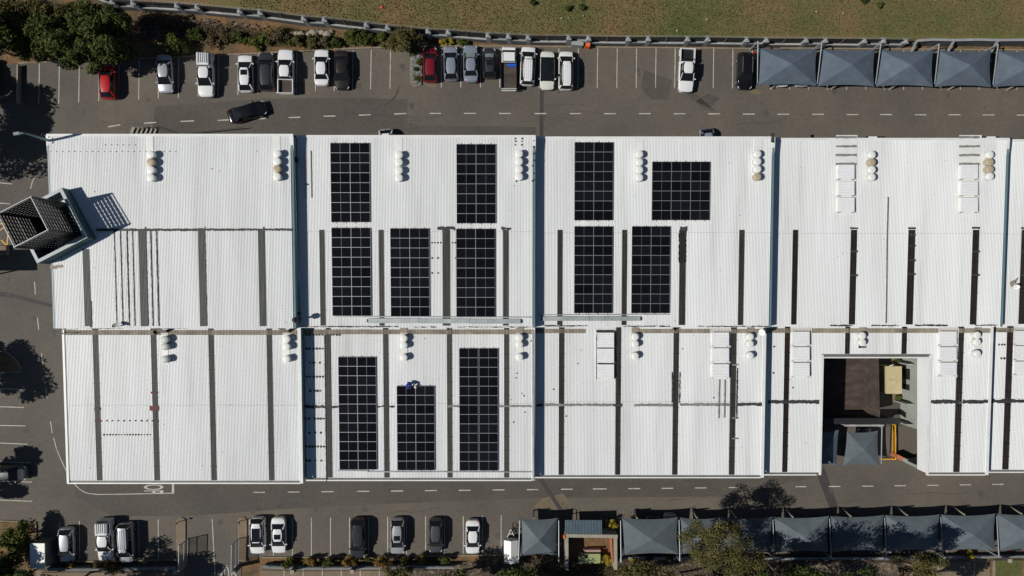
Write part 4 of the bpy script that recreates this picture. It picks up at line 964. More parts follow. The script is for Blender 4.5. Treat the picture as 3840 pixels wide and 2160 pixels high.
def tanpier(parent, p, h=2.1):
    b = MB(); b.box((p.x, p.y, g(p.x, p.y) + h / 2 - .2), (.40, .40, h + .3)); b.build('pier', M['wallgrey'], parent)
    b = MB(); b.box((p.x, p.y, g(p.x, p.y) + h), (.46, .46, .12)); b.build('pier_cap', M['conc'], parent)
for k, (p, q) in enumerate(zip(LQ, LQ[1:])): lowwall(fb, p, q)
for p in LQ[1:4]: tanpier(fb, p)
LQ2 = [gp(x, y, 2.1) for x, y in ((150, 2150), (400, 2149), (655, 2147))]
fb = thing('boundary_wall', 'low wall with dark railing at the bottom left, beside the first gate', 'wall', (LQ2[1].x, LQ2[1].y, g(LQ2[1].x, LQ2[1].y)))
for p, q in zip(LQ2, LQ2[1:]): lowwall(fb, p, q)
tanpier(fb, LQ2[2]); tanpier(fb, LQ2[1])
LQ3 = [gp(x, y, 2.1) for x, y in ((3350, 2110), (3560, 2107), (3788, 2103), (3950, 2102))]
fb = thing('boundary_wall', 'low wall with a tan-capped pier at the bottom right, beside the green lawn', 'wall', (LQ3[1].x, LQ3[1].y, g(LQ3[1].x, LQ3[1].y)))
for p, q in zip(LQ3, LQ3[1:]): lowwall(fb, p, q, .7)
for p in LQ3[2:3]: tanpier(fb, p)
LQ4 = [gp(x, y, 2.1) for x, y in ((2335, 2110), (2620, 2112), (3000, 2112), (3350, 2110))]
fb = thing('boundary_wall', 'shaded boundary railing behind the shade carports and under the eucalyptus', 'wall', (LQ4[1].x, LQ4[1].y, g(LQ4[1].x, LQ4[1].y)))
for p, q in zip(LQ4, LQ4[1:]): lowwall(fb, p, q, .6)
p = gp(876, 2146, 2.1); t = thing('gate_pier', 'tan-capped pier at the foot of the second gate leaf', 'pier', (p.x, p.y, g(p.x, p.y))); tanpier(t, p)

# ---------------- gate islands, booms, gate leaves ----------------
def island(name, x0, x1, y0, y1, label):
    t = thing(name, label, 'kerb island', gp((x0 + x1) / 2, (y0 + y1) / 2)); r = (x1 - x0) / 2
    pts = [(x0, y1)] + [((x0 + x1) / 2 - r * math.cos(math.pi * k / 10), y0 + r - r * math.sin(math.pi * k / 10)) for k in range(11)] + [(x1, y1)]
    b = MB(); q = [gp(*p) for p in pts]; n = len(q)
    top = [(v.x, v.y, g(v.x, v.y) + .14) for v in q]; bot = [(v.x, v.y, g(v.x, v.y) - .2) for v in q]
    b.add(top + bot, [tuple(range(n))] + [(i, (i + 1) % n, n + (i + 1) % n, n + i) for i in range(n)]); b.build('kerb_edge', M['kerb'], t)
    c = q[n // 2]; cen = Vector((sum(v.x for v in q) / n, sum(v.y for v in q) / n, 0)); b = MB()
    b.poly([(cen.x + (v.x - cen.x) * .80, cen.y + (v.y - cen.y) * .95, g(cen.x + (v.x - cen.x) * .80, cen.y + (v.y - cen.y) * .95) + .146) for v in q])
    o = b.build('paved_top', M['paving'], t)
    return t
island('gate_island', 664, 697, 1940, 2100, 'long tan kerbed island with rounded tip beside the first gate leaf')
island('gate_island', 894, 926, 1938, 2104, 'long tan kerbed island with rounded tip next to the white car with panoramic roof')
p1, p2, p3 = gp(690, 2018), gp(692, 2110), gp(930, 2000)
def gate_leaf(px, y0, y1, label):
    a = gp(px, y0); c = gp(px - 2, y1); t = thing('gate_leaf', label, 'gate', (a.x, a.y, a.z)); h = 2.5
    b = MB()
    for q in (a, c): b.bar(q, q + Vector((0, 0, h)), .10)
    for hh in (.12, h * .45, h - .05): b.bar(a + Vector((0, 0, hh)), c + Vector((0, 0, hh)), .07)
    b.build('gate_frame', M['steel'], t)
    b = MB(); n = 34
    for k in range(n):
        r_ = a.lerp(c, (k + .5) / n); b.box((r_.x, r_.y, r_.z + h / 2), (.02, .035, h - .2))
    b.build('gate_bars', M['steel'], t)
gate_leaf(706, 2020, 2115, 'open steel gate leaf seen edge-on, left one of two, with a long framed shadow')
gate_leaf(898, 2018, 2118, 'open steel gate leaf seen edge-on, right one of two, leaning over the second island')
def boom(px, py, px2, py2, label):
    p = gp(px, py); q = gp(px2, py2, .9); t = thing('intercom_post', label, 'post', p)
    b = MB(); b.tube([(p.x, p.y, p.z), (p.x, p.y, p.z + 1.0), (p.x + .22, p.y + .1, p.z + 1.25)], .05, 7); b.build('post', M['darksteel'], t)
    b = MB(); b.box((p.x + .25, p.y + .1, p.z + 1.25), (.18, .16, .26)); b.build('panel', M['darksteel'], t)
boom(672, 1955, 700, 1947, 'slim dark intercom post on the tip of the first gate island'); boom(903, 1952, 930, 1945, 'slim dark intercom post on the tip of the second gate island')

# ---------------- planted island, upper car park ----------------
ip = [(1541, 186), (1541, 305), (1544, 316), (1551, 322), (1562, 324), (1573, 320), (1580, 310), (1581, 186)]
o = kerb(ip); sheet('planting_bed', [(1542, 186), (1542, 304), (1551, 320), (1562, 323), (1573, 318), (1580, 306), (1580, 186)], M['soil'], .10)
rng = random.Random(5)
b = MB()
for _ in range(210):
    p = gp(rng.uniform(1545, 1577), rng.uniform(192, 316), .1); s_ = rng.uniform(.10, .26)
    b.ell((p.x, p.y, p.z + s_ * .2), (s_, s_ * rng.uniform(.5, 1), s_ * .6), 6, 3)
o = b.build('rock_cover', M['slate'], kind='stuff')
def rock(px, py, s_, m, label, grp):
    p = gp(px, py); b = MB(); r_ = random.Random(int(px * 7 + py)); n = 9; rings = []
    for j in range(6):
        a = -math.pi / 2 + math.pi * j / 5; rad = max(math.cos(a), .03)
        rings.append([(p.x + s_ * rad * math.cos(6.283 * i / n) * r_.uniform(.85, 1.1), p.y + s_ * .75 * rad * math.sin(6.283 * i / n) * r_.uniform(.85, 1.1), p.z + .1 * s_ + s_ * .6 * math.sin(a)) for i in range(n)])
    b.loft(rings); o = b.build('boulder', M[m], smooth=True); tag(o, label, 'boulder', grp)
rlab = ['pale boulder, %s from the left in the rock row above the shrubs' % w for w in ('first', 'second', 'third', 'fourth', 'fifth', 'sixth', 'seventh', 'eighth', 'ninth', 'tenth')]
for k, (x, y) in enumerate([(1096, 126), (1112, 128), (1130, 131), (1142, 134), (1160, 130), (1176, 124), (1190, 119), (1209, 123), (1228, 129), (1242, 120)]): rock(x, y, .42 + .12 * (k % 3), 'rock', rlab[k], 'boulders in the upper verge')
for k, (x, y, l) in enumerate([(2651, 73, 'white stone lying in the dry grass field, right of centre'), (2540, 115, 'small grey stone in the field just above the fence'), (3062, 44, 'pale stone in the field above the first shade carport'), (3162, 50, 'pale stone in the field above the second shade carport'), (2106, 69, 'left one of two white scraps in the field'), (2133, 68, 'right one of two white scraps in the field'), (2188, 59, 'tiny white stone right of the two white scraps'), (3510, 0, 'grey stone at the top edge of the field'), (1732, 66, 'small pale stone in the middle of the field')]):
    rock(x, y, .13 if k > 4 else .20, 'rock', l, None)
p = gp(1430, 28); b = MB(); b.box((p.x, p.y, p.z + .06), (.28, .24, .1), .6); b.box((p.x + .06, p.y - .1, p.z + .05), (.14, .14, .08), .2); o = b.build('litter', mat('litter red', (.75, .06, .06), .6)); tag(o, 'small bright red scrap of litter lying in the field', 'litter')
# orange box and slabs at the fence
p = gp(2202, 167, .8); t = thing('orange_box', 'bright orange box standing against the upper fence', 'box', (p.x, p.y, g(p.x, p.y)))
b = MB(); b.box((0, 0, .45), (.66, .55, .9), R(-6)); b.build('body', M['orange'], t, local=True); b = MB(); b.box((0, .02, .92), (.70, .6, .06), R(-6)); b.build('lid', M['orange'], t, local=True)
for (x, y, w, d, r_, l) in ((2165, 162, 1.5, .5, -4, 'lower grey slab of a stack beside the orange box'), (2178, 148, 1.4, .42, 3, 'upper pale slab laid across the fence wall')):
    p = gp(x, y, 1.2); b = MB(); b.box((p.x, p.y, g(p.x, p.y) + 1.15), (w, d, .14), R(r_)); b.box((p.x, p.y, g(p.x, p.y) + .5), (w * .9, d * .8, 1.1), R(r_)); tag(b.build('slab', M['pier']), l, 'slab')
# ---------------- left edge: canopy outside the frame, plinth, huts ----------------
a = Vector((-70.0, -0, 0)); s1 = gp(6, 962); s2 = gp(6, 1040)
t = thing('entrance_canopy', 'flat canopy on posts just outside the left edge, only its shadow and post in view', 'canopy', (s1.x - 3, (s1.y + s2.y) / 2, g(s1.x - 3, s1.y)))
zt = g(s1.x, s1.y) + 4.1; cy = (s1.y + s2.y) / 2 - .0
b = MB(); b.box((s1.x - 3, cy, zt), (6, abs(s1.y - s2.y), .25)); b.build('roof', M['pier'], t)
b = MB()
for xx in (s1.x - 5.6, s1.x - .6):
    for yy in (cy - .9, cy + .9): b.bar((xx, yy, g(xx, yy) - .2), (xx, yy, zt - .1), .14)
b.build('post', M['steel'], t)
t, w, d = slabbox('planter_box', 'low tan-topped plinth at the left edge below the yellow bay marking', 'plinth', -60, 921, 24, 957, .5, M['conc'], M['paving'], .0, part='kerb_wall', roofpart='paved_top')
t, w, d = slabbox('guard_hut', 'flat white-roofed hut in dappled tree shade at the bottom left', 'hut', 110, 2039, 169, 2131, 2.5, M['gutter'], M['white'], .05)
# covered trailer
p = gp(1916, 2052); t = thing('covered_trailer', 'white gabled covered trailer with towing hitch, left of the lower shade carports', 'trailer', p)
w, d, h = 1.65, 2.75, 1.45
b = MB()
b.add([(-w / 2, -d / 2, .45), (w / 2, -d / 2, .45), (w / 2, d / 2, .45), (-w / 2, d / 2, .45), (-w / 2, -d / 2, h), (w / 2, -d / 2, h), (w / 2, d / 2, h), (-w / 2, d / 2, h)],
      [(0, 3, 2, 1), (0, 1, 5, 4), (1, 2, 6, 5), (2, 3, 7, 6), (3, 0, 4, 7)]); b.build('body', M['white'], t, local=True)
b = MB(); e = .05
b.add([(-w / 2 - e, -d / 2 - e, h), (0, -d / 2 - e, h + .45), (w / 2 + e, -d / 2 - e, h), (-w / 2 - e, d / 2 + e, h), (0, d / 2 + e, h + .45), (w / 2 + e, d / 2 + e, h)], [(0, 1, 4, 3), (1, 2, 5, 4), (0, 2, 1), (3, 4, 5), (0, 3, 5, 2)]); b.build('gable_cover', M['white'], t, local=True)
b = MB(); b.bar((-.5, d / 2, .5), (0, d / 2 + 1.1, .5), .07); b.bar((.5, d / 2, .5), (0, d / 2 + 1.1, .5), .07); b.bar((-.3, d / 2 + .5, .5), (.3, d / 2 + .5, .5), .06); b.build('drawbar', M['white'], t, local=True)
for sx in (-1, 1):
    b = MB(); b.tube([(sx * (w / 2 + .02), -.1, .3), (sx * (w / 2 + .2), -.1, .3)], .3, 14); b.build('wheel', M['tyre'], t, local=True)
b = MB(); b.tube([(.1, d / 2 + .9, .15), (.1, d / 2 + .9, .9)], .04, 6); b.tube([(.03, d / 2 + .9, .15), (.17, d / 2 + .9, .15)], .13, 10); b.build('jockey_wheel', M['black'], t, local=True)
# black bicycle by the trailer
p = gp(1925, 1985); t = thing('bicycle', 'dark bicycle standing at the nose of the white trailer', 'bicycle', p); t.rotation_euler = (0, 0, R(100))
for sx in (-.52, .52):
    b = MB(); n = 16; b.loft([[(sx + (.33 + r_ * math.cos(q)) * math.cos(6.283 * i / n), r_ * math.sin(q), .34 + (.33 + r_ * math.cos(q)) * math.sin(6.283 * i / n)) for q in (0, 2.1, 4.2) for r_ in (.03,)] for i in range(n + 1)], False); b.build('wheel', M['tyre'], t, local=True)
b = MB()
for p_, q_2 in (((-.52, 0, .34), (-.15, 0, .85)), ((-.15, 0, .85), (.38, 0, .88)), ((.38, 0, .88), (.52, 0, .34)), ((-.05, 0, .34), (.38, 0, .82)), ((-.05, 0, .34), (-.15, 0, .9)), ((-.52, 0, .34), (-.05, 0, .34))): b.tube([p_, q_2], .025, 6)
b.tube([(.42, -.28, .98), (.40, 0, .95), (.42, .28, .98)], .02, 6); b.build('frame', M['darksteel'], t, local=True)
b = MB(); b.ell((-.17, 0, .94), (.13, .07, .04), 8, 4); b.build('saddle', M['black'], t, local=True)

a = gp(68, 243, .5); e_ = gp(66, 386, .5)
b = MB(); b.bar((a.x, a.y, g(a.x, a.y) + .2), (e_.x, e_.y, g(e_.x, e_.y) + .2), .14, .9); tag(b.build('low_wall', M['conc']), 'low pale wall running down from the kerb at the left end of the upper bays', 'wall')
sheet('paving', [(-500, 262), (64, 240), (62, 386), (-500, 392)], M['asphalt_new'], .02)
# ---------------- vehicles ----------------
KIND = dict(
 hatch=dict(L=4.1, W=1.76, H=1.47, ws=(1.27, .50), rg=(-1.34, -1.92), belt=.92, deck=.92, hood=.86),
 sedan=dict(L=4.55, W=1.80, H=1.44, ws=(1.32, .50), rg=(-.98, -1.68), belt=.90, deck=.98, hood=.84),
 suv=dict(L=4.6, W=1.88, H=1.70, ws=(1.38, .62), rg=(-1.74, -2.18), belt=1.06, deck=1.05, hood=1.0),
 mpv=dict(L=4.5, W=1.80, H=1.74, ws=(1.60, .84), rg=(-1.92, -2.16), belt=1.05, deck=1.05, hood=1.0),
 pickup=dict(L=5.2, W=1.86, H=1.76, ws=(1.34, .52), rg=(-.74, -.90), belt=1.10, deck=1.12, hood=1.05))
def vehicle(kind, px, py, heading, col_, label, name='parked_car', cat='car', L=None, W=None, sunroof=False, rails=False, pano=False, ribs_=False, canopy_=None, bed='m', grp='parked cars', glassroof=False, door=False, reflect=False, H=None):
    k = dict(KIND[kind]); L0 = k['L']; L = L or L0; sc = L / L0; W = W or k['W']; H = H or k['H']
    z = g(*at(px, py, 0).xy) ; c = gp(px, py, H * .45)
    pos = Vector((c.x, c.y, g(c.x, c.y)))
    t = thing(name, label, cat, pos, grp)
    nrm = Vector((.042, -.04, 1)).normalized(); fx = Vector((math.cos(R(heading)), math.sin(R(heading)), 0)); fy = nrm.cross(fx).normalized(); fx = fy.cross(nrm)
    t.rotation_euler = Matrix((fx, fy, nrm)).transposed().to_euler()
    pm = P[col_]; hw = W / 2; xf, xr = L / 2, -L / 2
    w0, w1 = k['ws'][0] * sc, k['ws'][1] * sc; r1, r0 = k['rg'][0] * sc, k['rg'][1] * sc; belt = k['belt']; hood = k['hood']; deck = k['deck']
    # body shell
    st = [(xf, .42, .58), (xf - .03, .60, hood - .22), (xf - .10, .75, hood - .14), (xf - .24, .87, hood - .08), (xf - .46, .94, hood - .03), (xf - .8 * sc, 1, hood), (w0 + .05, 1, belt - .02), (w1, 1, belt)]
    if kind == 'pickup': st += [(r0 + .02, 1, belt), (r0 - .03, 1, .72), (xr + .10, 1, .72), (xr + .03, .97, .70), (xr, .93, .66)]
    elif kind == 'sedan': st += [(r1, 1, belt + .02), (r0, .98, deck), (xr + .35, .94, deck - .01), (xr + .14, .86, deck - .05), (xr + .03, .70, deck - .16), (xr, .52, .60)]
    else: st += [(r1, 1, belt), (r0 + .02, .96, deck), (xr + .14, .90, deck - .05), (xr + .03, .76, deck - .16), (xr, .58, .62)]
    rings = []
    for x, wf, zt in st:
        w = hw * wf; rings.append([(x, -w * .90, .24), (x, -w, .36), (x, -w, zt - .22), (x, -w * .9855, zt - .10), (x, -w * .90, zt - .015), (x, -w * .55, zt + .025), (x, 0, zt + .04), (x, w * .55, zt + .025), (x, w * .90, zt - .015), (x, w * .9855, zt - .10), (x, w, zt - .22), (x, w, .36), (x, w * .90, .24)])
    b = MB(); b.loft(rings); body = b.build('body', pm, t, smooth='auto', local=True)
    # glasshouse
    gb, gt = hw * .93, hw * .76
    def gh(x, w, z): return (x, w, z)
    zb_, zt_ = belt - .03, H - .055
    rows = []
    for f in (0, .5, 1):
        a0 = w0 + (w1 - w0) * f; a1 = r0 + (r1 - r0) * f; w = gb + (gt - gb) * (f ** 1.2); z_ = zb_ + (zt_ - zb_) * f
        rows.append([(a0, -w * .90, z_), (a0 + .05, 0, z_), (a0, w * .90, z_), (a0 - .16, w * .985, z_), ((a0 + a1) / 2, w, z_), (a1 + .16, w * .98, z_), (a1, w * .90, z_), (a1 - .04, 0, z_), (a1, -w * .90, z_), (a1 + .16, -w * .98, z_), ((a0 + a1) / 2, -w, z_), (a0 - .16, -w * .985, z_)])
    b = MB(); b.loft(rows); b.build('window_glass', M['glass'], t, smooth='auto', local=True)
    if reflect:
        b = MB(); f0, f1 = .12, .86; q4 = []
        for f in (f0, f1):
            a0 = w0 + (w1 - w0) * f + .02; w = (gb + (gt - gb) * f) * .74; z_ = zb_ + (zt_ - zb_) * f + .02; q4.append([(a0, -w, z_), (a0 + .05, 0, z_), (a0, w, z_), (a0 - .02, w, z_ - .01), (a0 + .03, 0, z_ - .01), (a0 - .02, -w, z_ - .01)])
        b.loft(q4); b.build('painted_glare', M['glassref'], t, local=True)  # pale pane over the windscreen; its colour stands in for reflected glare
    # roof skin with pillars
    b = MB(); nx, ny = 6, 6; x0, x1 = r1 - .03, w1 + .01; vs = []
    for i in range(nx + 1):
        for j in range(ny + 1):
            u = i / nx; v = -1 + 2 * j / ny; e = 1 - .10 * abs(2 * u - 1) ** 4
            vs.append((x0 + (x1 - x0) * u, gt * 1.03 * v * e, H - .05 + .05 * (1 - v * v) - .03 * (abs(2 * u - 1) ** 3) - .05 * abs(v) ** 6))
    m_ = ny + 1; b.add(vs + [(v[0], v[1], v[2] - .04) for v in vs], [(i * m_ + j, (i + 1) * m_ + j, (i + 1) * m_ + j + 1, i * m_ + j + 1) for i in range(nx) for j in range(ny)]
        + [(nx * m_ + j, nx * m_ + j + 1, nx * m_ + j + 1 + len(vs), nx * m_ + j + len(vs)) for j in range(ny)] + [(j + 1, j, j + len(vs), j + 1 + len(vs)) for j in range(ny)]
        + [(i * m_, (i + 1) * m_, (i + 1) * m_ + len(vs), i * m_ + len(vs)) for i in range(nx)] + [((i + 1) * m_ + ny, i * m_ + ny, i * m_ + ny + len(vs), (i + 1) * m_ + ny + len(vs)) for i in range(nx)])
    for s_ in (-1, 1):
        for (xa, xb, wd) in ((w0 - .06, w1 - .02, .07), ((w0 + r0) / 2 - .1, (w1 + r1) / 2 - .1, .07), (r0 + .10, r1 + .02, .16)):
            b.bar((xa, s_ * (gb * .965), zb_), (xb, s_ * (gt * .985), H - .07), wd, .05)
    rf = b.build('roof', pm if not pano else M['glass'], t, smooth='auto', local=True)
    if sunroof:
        q = MB(); xa = w1 - .25; q.box((xa - .32, 0, H + .004), (.62, gt * 1.15, .02)); q.build('sunroof', M['glass'], t, local=True)
    if glassroof:
        q = MB(); xa = w1 - .12; ln = (w1 - r1) * .72; q.box((xa - ln / 2, 0, H + .004), (ln, gt * 1.35, .02)); q.build('glass_roof', M['glass'], t, local=True)
    if rails:
        for s_ in (-1, 1):
            q = MB(); q.tube([(x1 - .25, s_ * gt * .84, H - .02), (x1 - .4, s_ * gt * .86, H + .06), (x0 + .4, s_ * gt * .86, H + .06), (x0 + .25, s_ * gt * .84, H - .02)], .022, 6); q.build('roof_rail', M['alu'] if col_ in ('black',) else M['darksteel'], t, local=True)
    if ribs_:
        q = MB()
        for j in range(-2, 3): q.box(((x0 + x1) / 2 - .1, j * gt * .34, H + .006), ((x1 - x0) * .78, .05, .03))
        q.build('roof_rib', pm, t, local=True)
    # wheels
    wb = L * .30; wr = .33 if kind not in ('pickup', 'suv') else .38
    for sx in (wb, -wb * (.96 if kind != 'pickup' else .92)):
        for s_ in (-1, 1):
            q = MB(); q.tube([(sx, s_ * (hw - .20), wr), (sx, s_ * (hw + .015), wr)], wr, 18); wo = q.build('wheel', M['tyre'], t, smooth='auto', local=True)
            q = MB(); q.tube([(sx, s_ * (hw + .01), wr), (sx, s_ * (hw + .03), wr)], wr * .62, 12); ro = q.build('rim', M['rim'], wo, local=True)
    for s_ in (-1, 1):
        q = MB(); q.box((w0 - .28, s_ * (hw + .07), belt + .02), (.14, .20, .13)); q.bar((w0 - .26, s_ * (hw - .08), belt - .03), (w0 - .27, s_ * (hw + .02), belt), .05); q.build('wing_mirror', pm if col_ not in ('silver',) else pm, t, local=True)
        q = MB(); q.bar((xf - .34, s_ * hw * .91, hood - .15), (xf - .11, s_ * hw * .72, hood - .20), .10, .12); q.build('headlight', M['lamp'], t, local=True)
        q = MB(); dz = .72 if kind == 'pickup' else deck - .16; q.bar((xr + .20, s_ * hw * .90, dz - .06), (xr + .06, s_ * hw * .74, dz - .06), .08, .16); q.build('tail_light', M['red'], t, local=True)
    q = MB(); q.box((xf - .03, 0, hood - .30), (.10, hw * 1.0, .16)); q.build('grille', M['black'], t, local=True)
    if kind == 'pickup':
        if canopy_ is None:
            ln = r0 - .06 - xr; cx = (r0 - .06 + xr) / 2
            q = MB(); q.box((cx, 0, .74), (ln - .1, W - .16, .06)); q.build('load_bed', M['black'] if bed != 'brown' else M['brownroof'], t, local=True)
            q = MB()
            for s_ in (-1, 1): q.box((cx, s_ * (hw - .05), .93), (ln, .10, .44))
            q.box((xr + .05, 0, .93), (.08, W - .2, .42)); q.box((r0 - .08, 0, .93), (.06, W - .2, .44)); q.build('bed_side', pm, t, local=True)
            if bed == 'bar':
                q = MB(); q.tube([(r0 - .25, -hw + .1, 1.1), (r0 - .35, -hw + .2, 1.55), (r0 - .35, hw - .2, 1.55), (r0 - .25, hw - .1, 1.1)], .04, 6); q.build('roll_bar', M['black'], t, local=True)
        else:
            ln = r0 - .02 - xr; cx = (r0 - .02 + xr) / 2; rows = []
            for f in (0, .15, 1): 
                ins = .22 * f; zz = .72 if f == 0 else (1.12 if f < .5 else H + .06); w = hw - (.02 if f < .5 else .24)
                rows.append([(r0 - .02 - ins * .2, -w, zz), (r0 - .02 - ins * .2, w, zz), (xr + .02 + ins, w, zz), (xr + .02 + ins, -w, zz)])
            q = MB(); q.loft(rows); q.build('canopy', pm, t, local=True)
            q = MB()
            for s_ in (-1, 1): q.bar((xr + .35, s_ * (hw - .14), 1.42), (r0 - .2, s_ * (hw - .13), 1.42), .05, .34)
            q.box((xr + .12, 0, 1.4), (.10, W - .6, .4)); q.build('canopy_window', M['glass'], t, local=True)
            if canopy_ == 'rack':
                q = MB()
                for j in range(-2, 3): q.box((cx - .05, j * .22, H + .10), (ln - .5, .035, .05))
                for s_ in (-1, 1): q.box((cx - .05, s_ * (hw - .42), H + .13), (ln - .35, .04, .05))
                q.build('roof_rack', M['steel'], t, local=True)
    if door:
        s_ = 1; hx = w0 - .25; q = MB(); q.bar((hx, s_ * (hw - .02), .65), (hx - .72, s_ * (hw + .72), .65), .09, .62); q.build('open_door', pm, t, local=True)
        q = MB(); q.bar((hx - .12, s_ * (hw + .10), 1.08), (hx - .66, s_ * (hw + .58), 1.12), .03, .26); q.build('door_glass', M['glass'], t, local=True)
    return t
M['glassref'] = mat('painted windscreen glare', (.20, .26, .25), .25, 0, 0, .6)
UP, DN = 90, -90
def C(px, py): return px, py
v = vehicle
v('hatch', 404, 305, 91, 'red', 'bright red hatchback half shaded by the big trees at the upper left', L=4.25)
v('sedan', 619, 277, -88, 'silver', 'silver-white sedan with its nose pointing down, right of the red hatchback', L=4.6)
v('pickup', 771, 281, -89.5, 'white', 'white pickup with a racked canopy, nose pointing down, in the upper row', 'pickup_truck', 'pickup', canopy_='rack', L=5.3)
v('hatch', 921, 276, 91, 'white', 'white hatchback with a black square sunroof, in the upper row', L=4.5, sunroof=True)
v('suv', 999, 268, 91.5, 'dkgrey', 'dark grey SUV squeezed between the white hatchback and the white open pickup', H=1.6)
v('pickup', 1071, 268, 89.5, 'white', 'white double cab pickup with an open brown load bed', 'pickup_truck', 'pickup', L=5.35, bed='brown')
v('sedan', 1206, 253, 90, 'white', 'white sedan parked beside the very dark brown sedan', L=4.4)
v('sedan', 1281, 263, -89, 'brown', 'very dark brown sedan with nose pointing down, in the upper row', L=4.7)
v('hatch', 1612, 242, 91, 'dkred', 'dark red hatchback beside the rock-filled planting island', L=4.3)
v('hatch', 1690, 238, 91.5, 'bluesilver', 'pale blue-silver hatchback second from the rock-filled island', L=4.2)
v('sedan', 1764, 239, 91, 'bluesilver', 'blue-silver sedan with a glaring windscreen', L=4.55, reflect=True)
v('hatch', 1834, 237, 91, 'dkgrey', 'small dark hatchback with sunroof and bright windscreen', L=3.7, W=1.65, sunroof=True, reflect=True)
# single cab truck with dropside bed
cc = gp(1907, 250, .9); t = thing('flatbed_truck', 'white single cab truck with a black dropside bed and blue crate', 'truck', (cc.x, cc.y, g(cc.x, cc.y)), 'parked cars'); t.rotation_euler = (R(2.3), R(2.4), 0)
b = MB(); b.box((0, -1.15, .98), (1.84, 3.05, .08)); b.build('load_bed', M['brownroof'], t, local=True)
b = MB()
for s_ in (-1, 1): b.box((s_ * .93, -1.15, 1.14), (.05, 3.1, .36))
b.box((0, .38, 1.2), (1.86, .05, .5)); b.build('dropside', M['black'], t, local=True)
b = MB(); b.box((0, -2.72, 1.12), (1.90, .09, .34)); b.box((0, -2.85, .75), (1.8, .16, .14)); b.build('tailboard', M['ventgrey'], t, local=True)
rings = [[(x, y, z) for x, y, z in ((-w, yy, .35), (-w, yy, zz - .12), (-w * .9, yy, zz), (w * .9, yy, zz), (w, yy, zz - .12), (w, yy, .35))] for yy, w, zz in ((2.42, .70, .95), (2.30, .84, 1.12), (1.55, .88, 1.22), (.45, .88, 1.25))]
b = MB(); b.loft(rings); b.build('body', P['white'], t, smooth='auto', local=True)
b = MB(); b.loft([[(-.80, 1.98, 1.18), (.80, 1.98, 1.18), (.80, .50, 1.18), (-.80, .50, 1.18)], [(-.66, 1.50, 1.72), (.66, 1.50, 1.72), (.68, .55, 1.72), (-.68, .55, 1.72)]]); b.build('window_glass', M['glass'], t, local=True)
b = MB(); b.box((0, 1.02, 1.76), (1.40, 1.08, .07), 0, .96); b.build('roof', P['white'], t, local=True)
for yy in (1.55, -1.6):
    for s_ in (-1, 1):
        q = MB(); q.tube([(s_ * .70, yy, .36), (s_ * .92, yy, .36)], .36, 16); wo = q.build('wheel', M['tyre'], t, smooth='auto', local=True)
        q = MB(); q.tube([(s_ * .915, yy, .36), (s_ * .935, yy, .36)], .2, 10); q.build('rim', M['rim'], wo, local=True)
for s_ in (-1, 1):
    q = MB(); q.box((s_ * 1.0, 1.72, 1.3), (.2, .12, .2)); q.build('wing_mirror', M['black'], t, local=True)
    q = MB(); q.box((s_ * .66, 2.34, .88), (.28, .14, .16)); q.build('headlight', M['lamp'], t, local=True)
b = MB(); b.box((.35, .12, 1.16), (1.05, .36, .28)); cr = b.build('blue_crate', M['bluecrate']); cr.location = t.location; cr.rotation_euler = t.rotation_euler; tag(cr, 'blue plastic crate standing in the front of the truck bed', 'crate')
mv = v('mpv', 1978, 247, 88, 'white', 'white minivan with registration lettering across its ribbed roof', 'minivan', 'minivan', L=4.75, W=1.82, ribs_=True)
v('sedan', 2051, 265, -90.5, 'cream', 'cream two-door car with a black glass roof and its door standing open', L=4.7, pano=True, door=True)
v('mpv', 2121, 264, 90, 'white', 'white ribbed-roof MPV with small red marks on its side', 'minivan', 'minivan', L=4.75, ribs_=True, rails=True)
v('pickup', 2573, 264, -92, 'white', 'white double cab pickup with black bed and roll bar, alone in the upper row', 'pickup_truck', 'pickup', L=5.35, bed='bar')
v('suv', 2792, 265, -91, 'black', 'glossy black SUV with silver roof rails beside the first upper carport', L=4.6, rails=True)
v('sedan', 926, 420, 17, 'black', 'black sedan driving across the lane, angled away from the building', L=4.7, grp=None, name='driving_car')
v('hatch', 1452, 547, -84, 'white', 'white car mostly hidden under the roof edge of the second block', L=4.2)
v('hatch', 2652, 545, -84, 'bluesilver', 'silver car mostly hidden under the roof edge of the middle block', L=4.3)
v('suv', 2930, 254, -90, 'white', 'white car under the first upper shade carport, only its nose showing', L=4.7)
v('sedan', 3005, 258, -90, 'silver', 'silver car under the first upper shade carport, right of the white one', L=4.5)
v('suv', 28, 1773, 0, 'grey', 'grey SUV entering at the left edge in dappled shade', L=4.6)
v('hatch', 251, 2042, -90, 'silver', 'silver hatchback half lost in tree shadow beside the white-roofed hut', L=4.35, grp='parked cars')
v('pickup', 395, 2024, -89, 'white', 'white pickup with a windowed canopy, in the lower left row', 'pickup_truck', 'pickup', L=5.2, canopy_='rack')
v('mpv', 471, 2034, -89, 'silver', 'silver ribbed-roof MPV with nose in the shade, lower left row', 'minivan', 'minivan', L=4.9, ribs_=True)
v('suv', 966, 2007, -90, 'white', 'white SUV with a long dark panoramic roof next to the gate island', L=4.6, glassroof=True, H=1.6)
v('sedan', 1045, 2006, -90, 'white', 'white sedan with black sunroof, lower row', L=4.6, sunroof=True)
v('suv', 1342, 2017, -90, 'dkgrey', 'dark grey SUV with a long ribbed roof, lower row', L=5.0, ribs_=True, rails=True, W=1.85)
v('hatch', 1490, 2009, -90, 'silver', 'silver hatchback with black sunroof, lower row', L=4.6, sunroof=True)
v('hatch', 1633, 2007, -90, 'grey', 'grey hatchback with tree shadow at its nose, lower row', L=4.4)
v('sedan', 1772, 2012, -90.5, 'white', 'white sedan at the right end of the lower row', L=4.4)
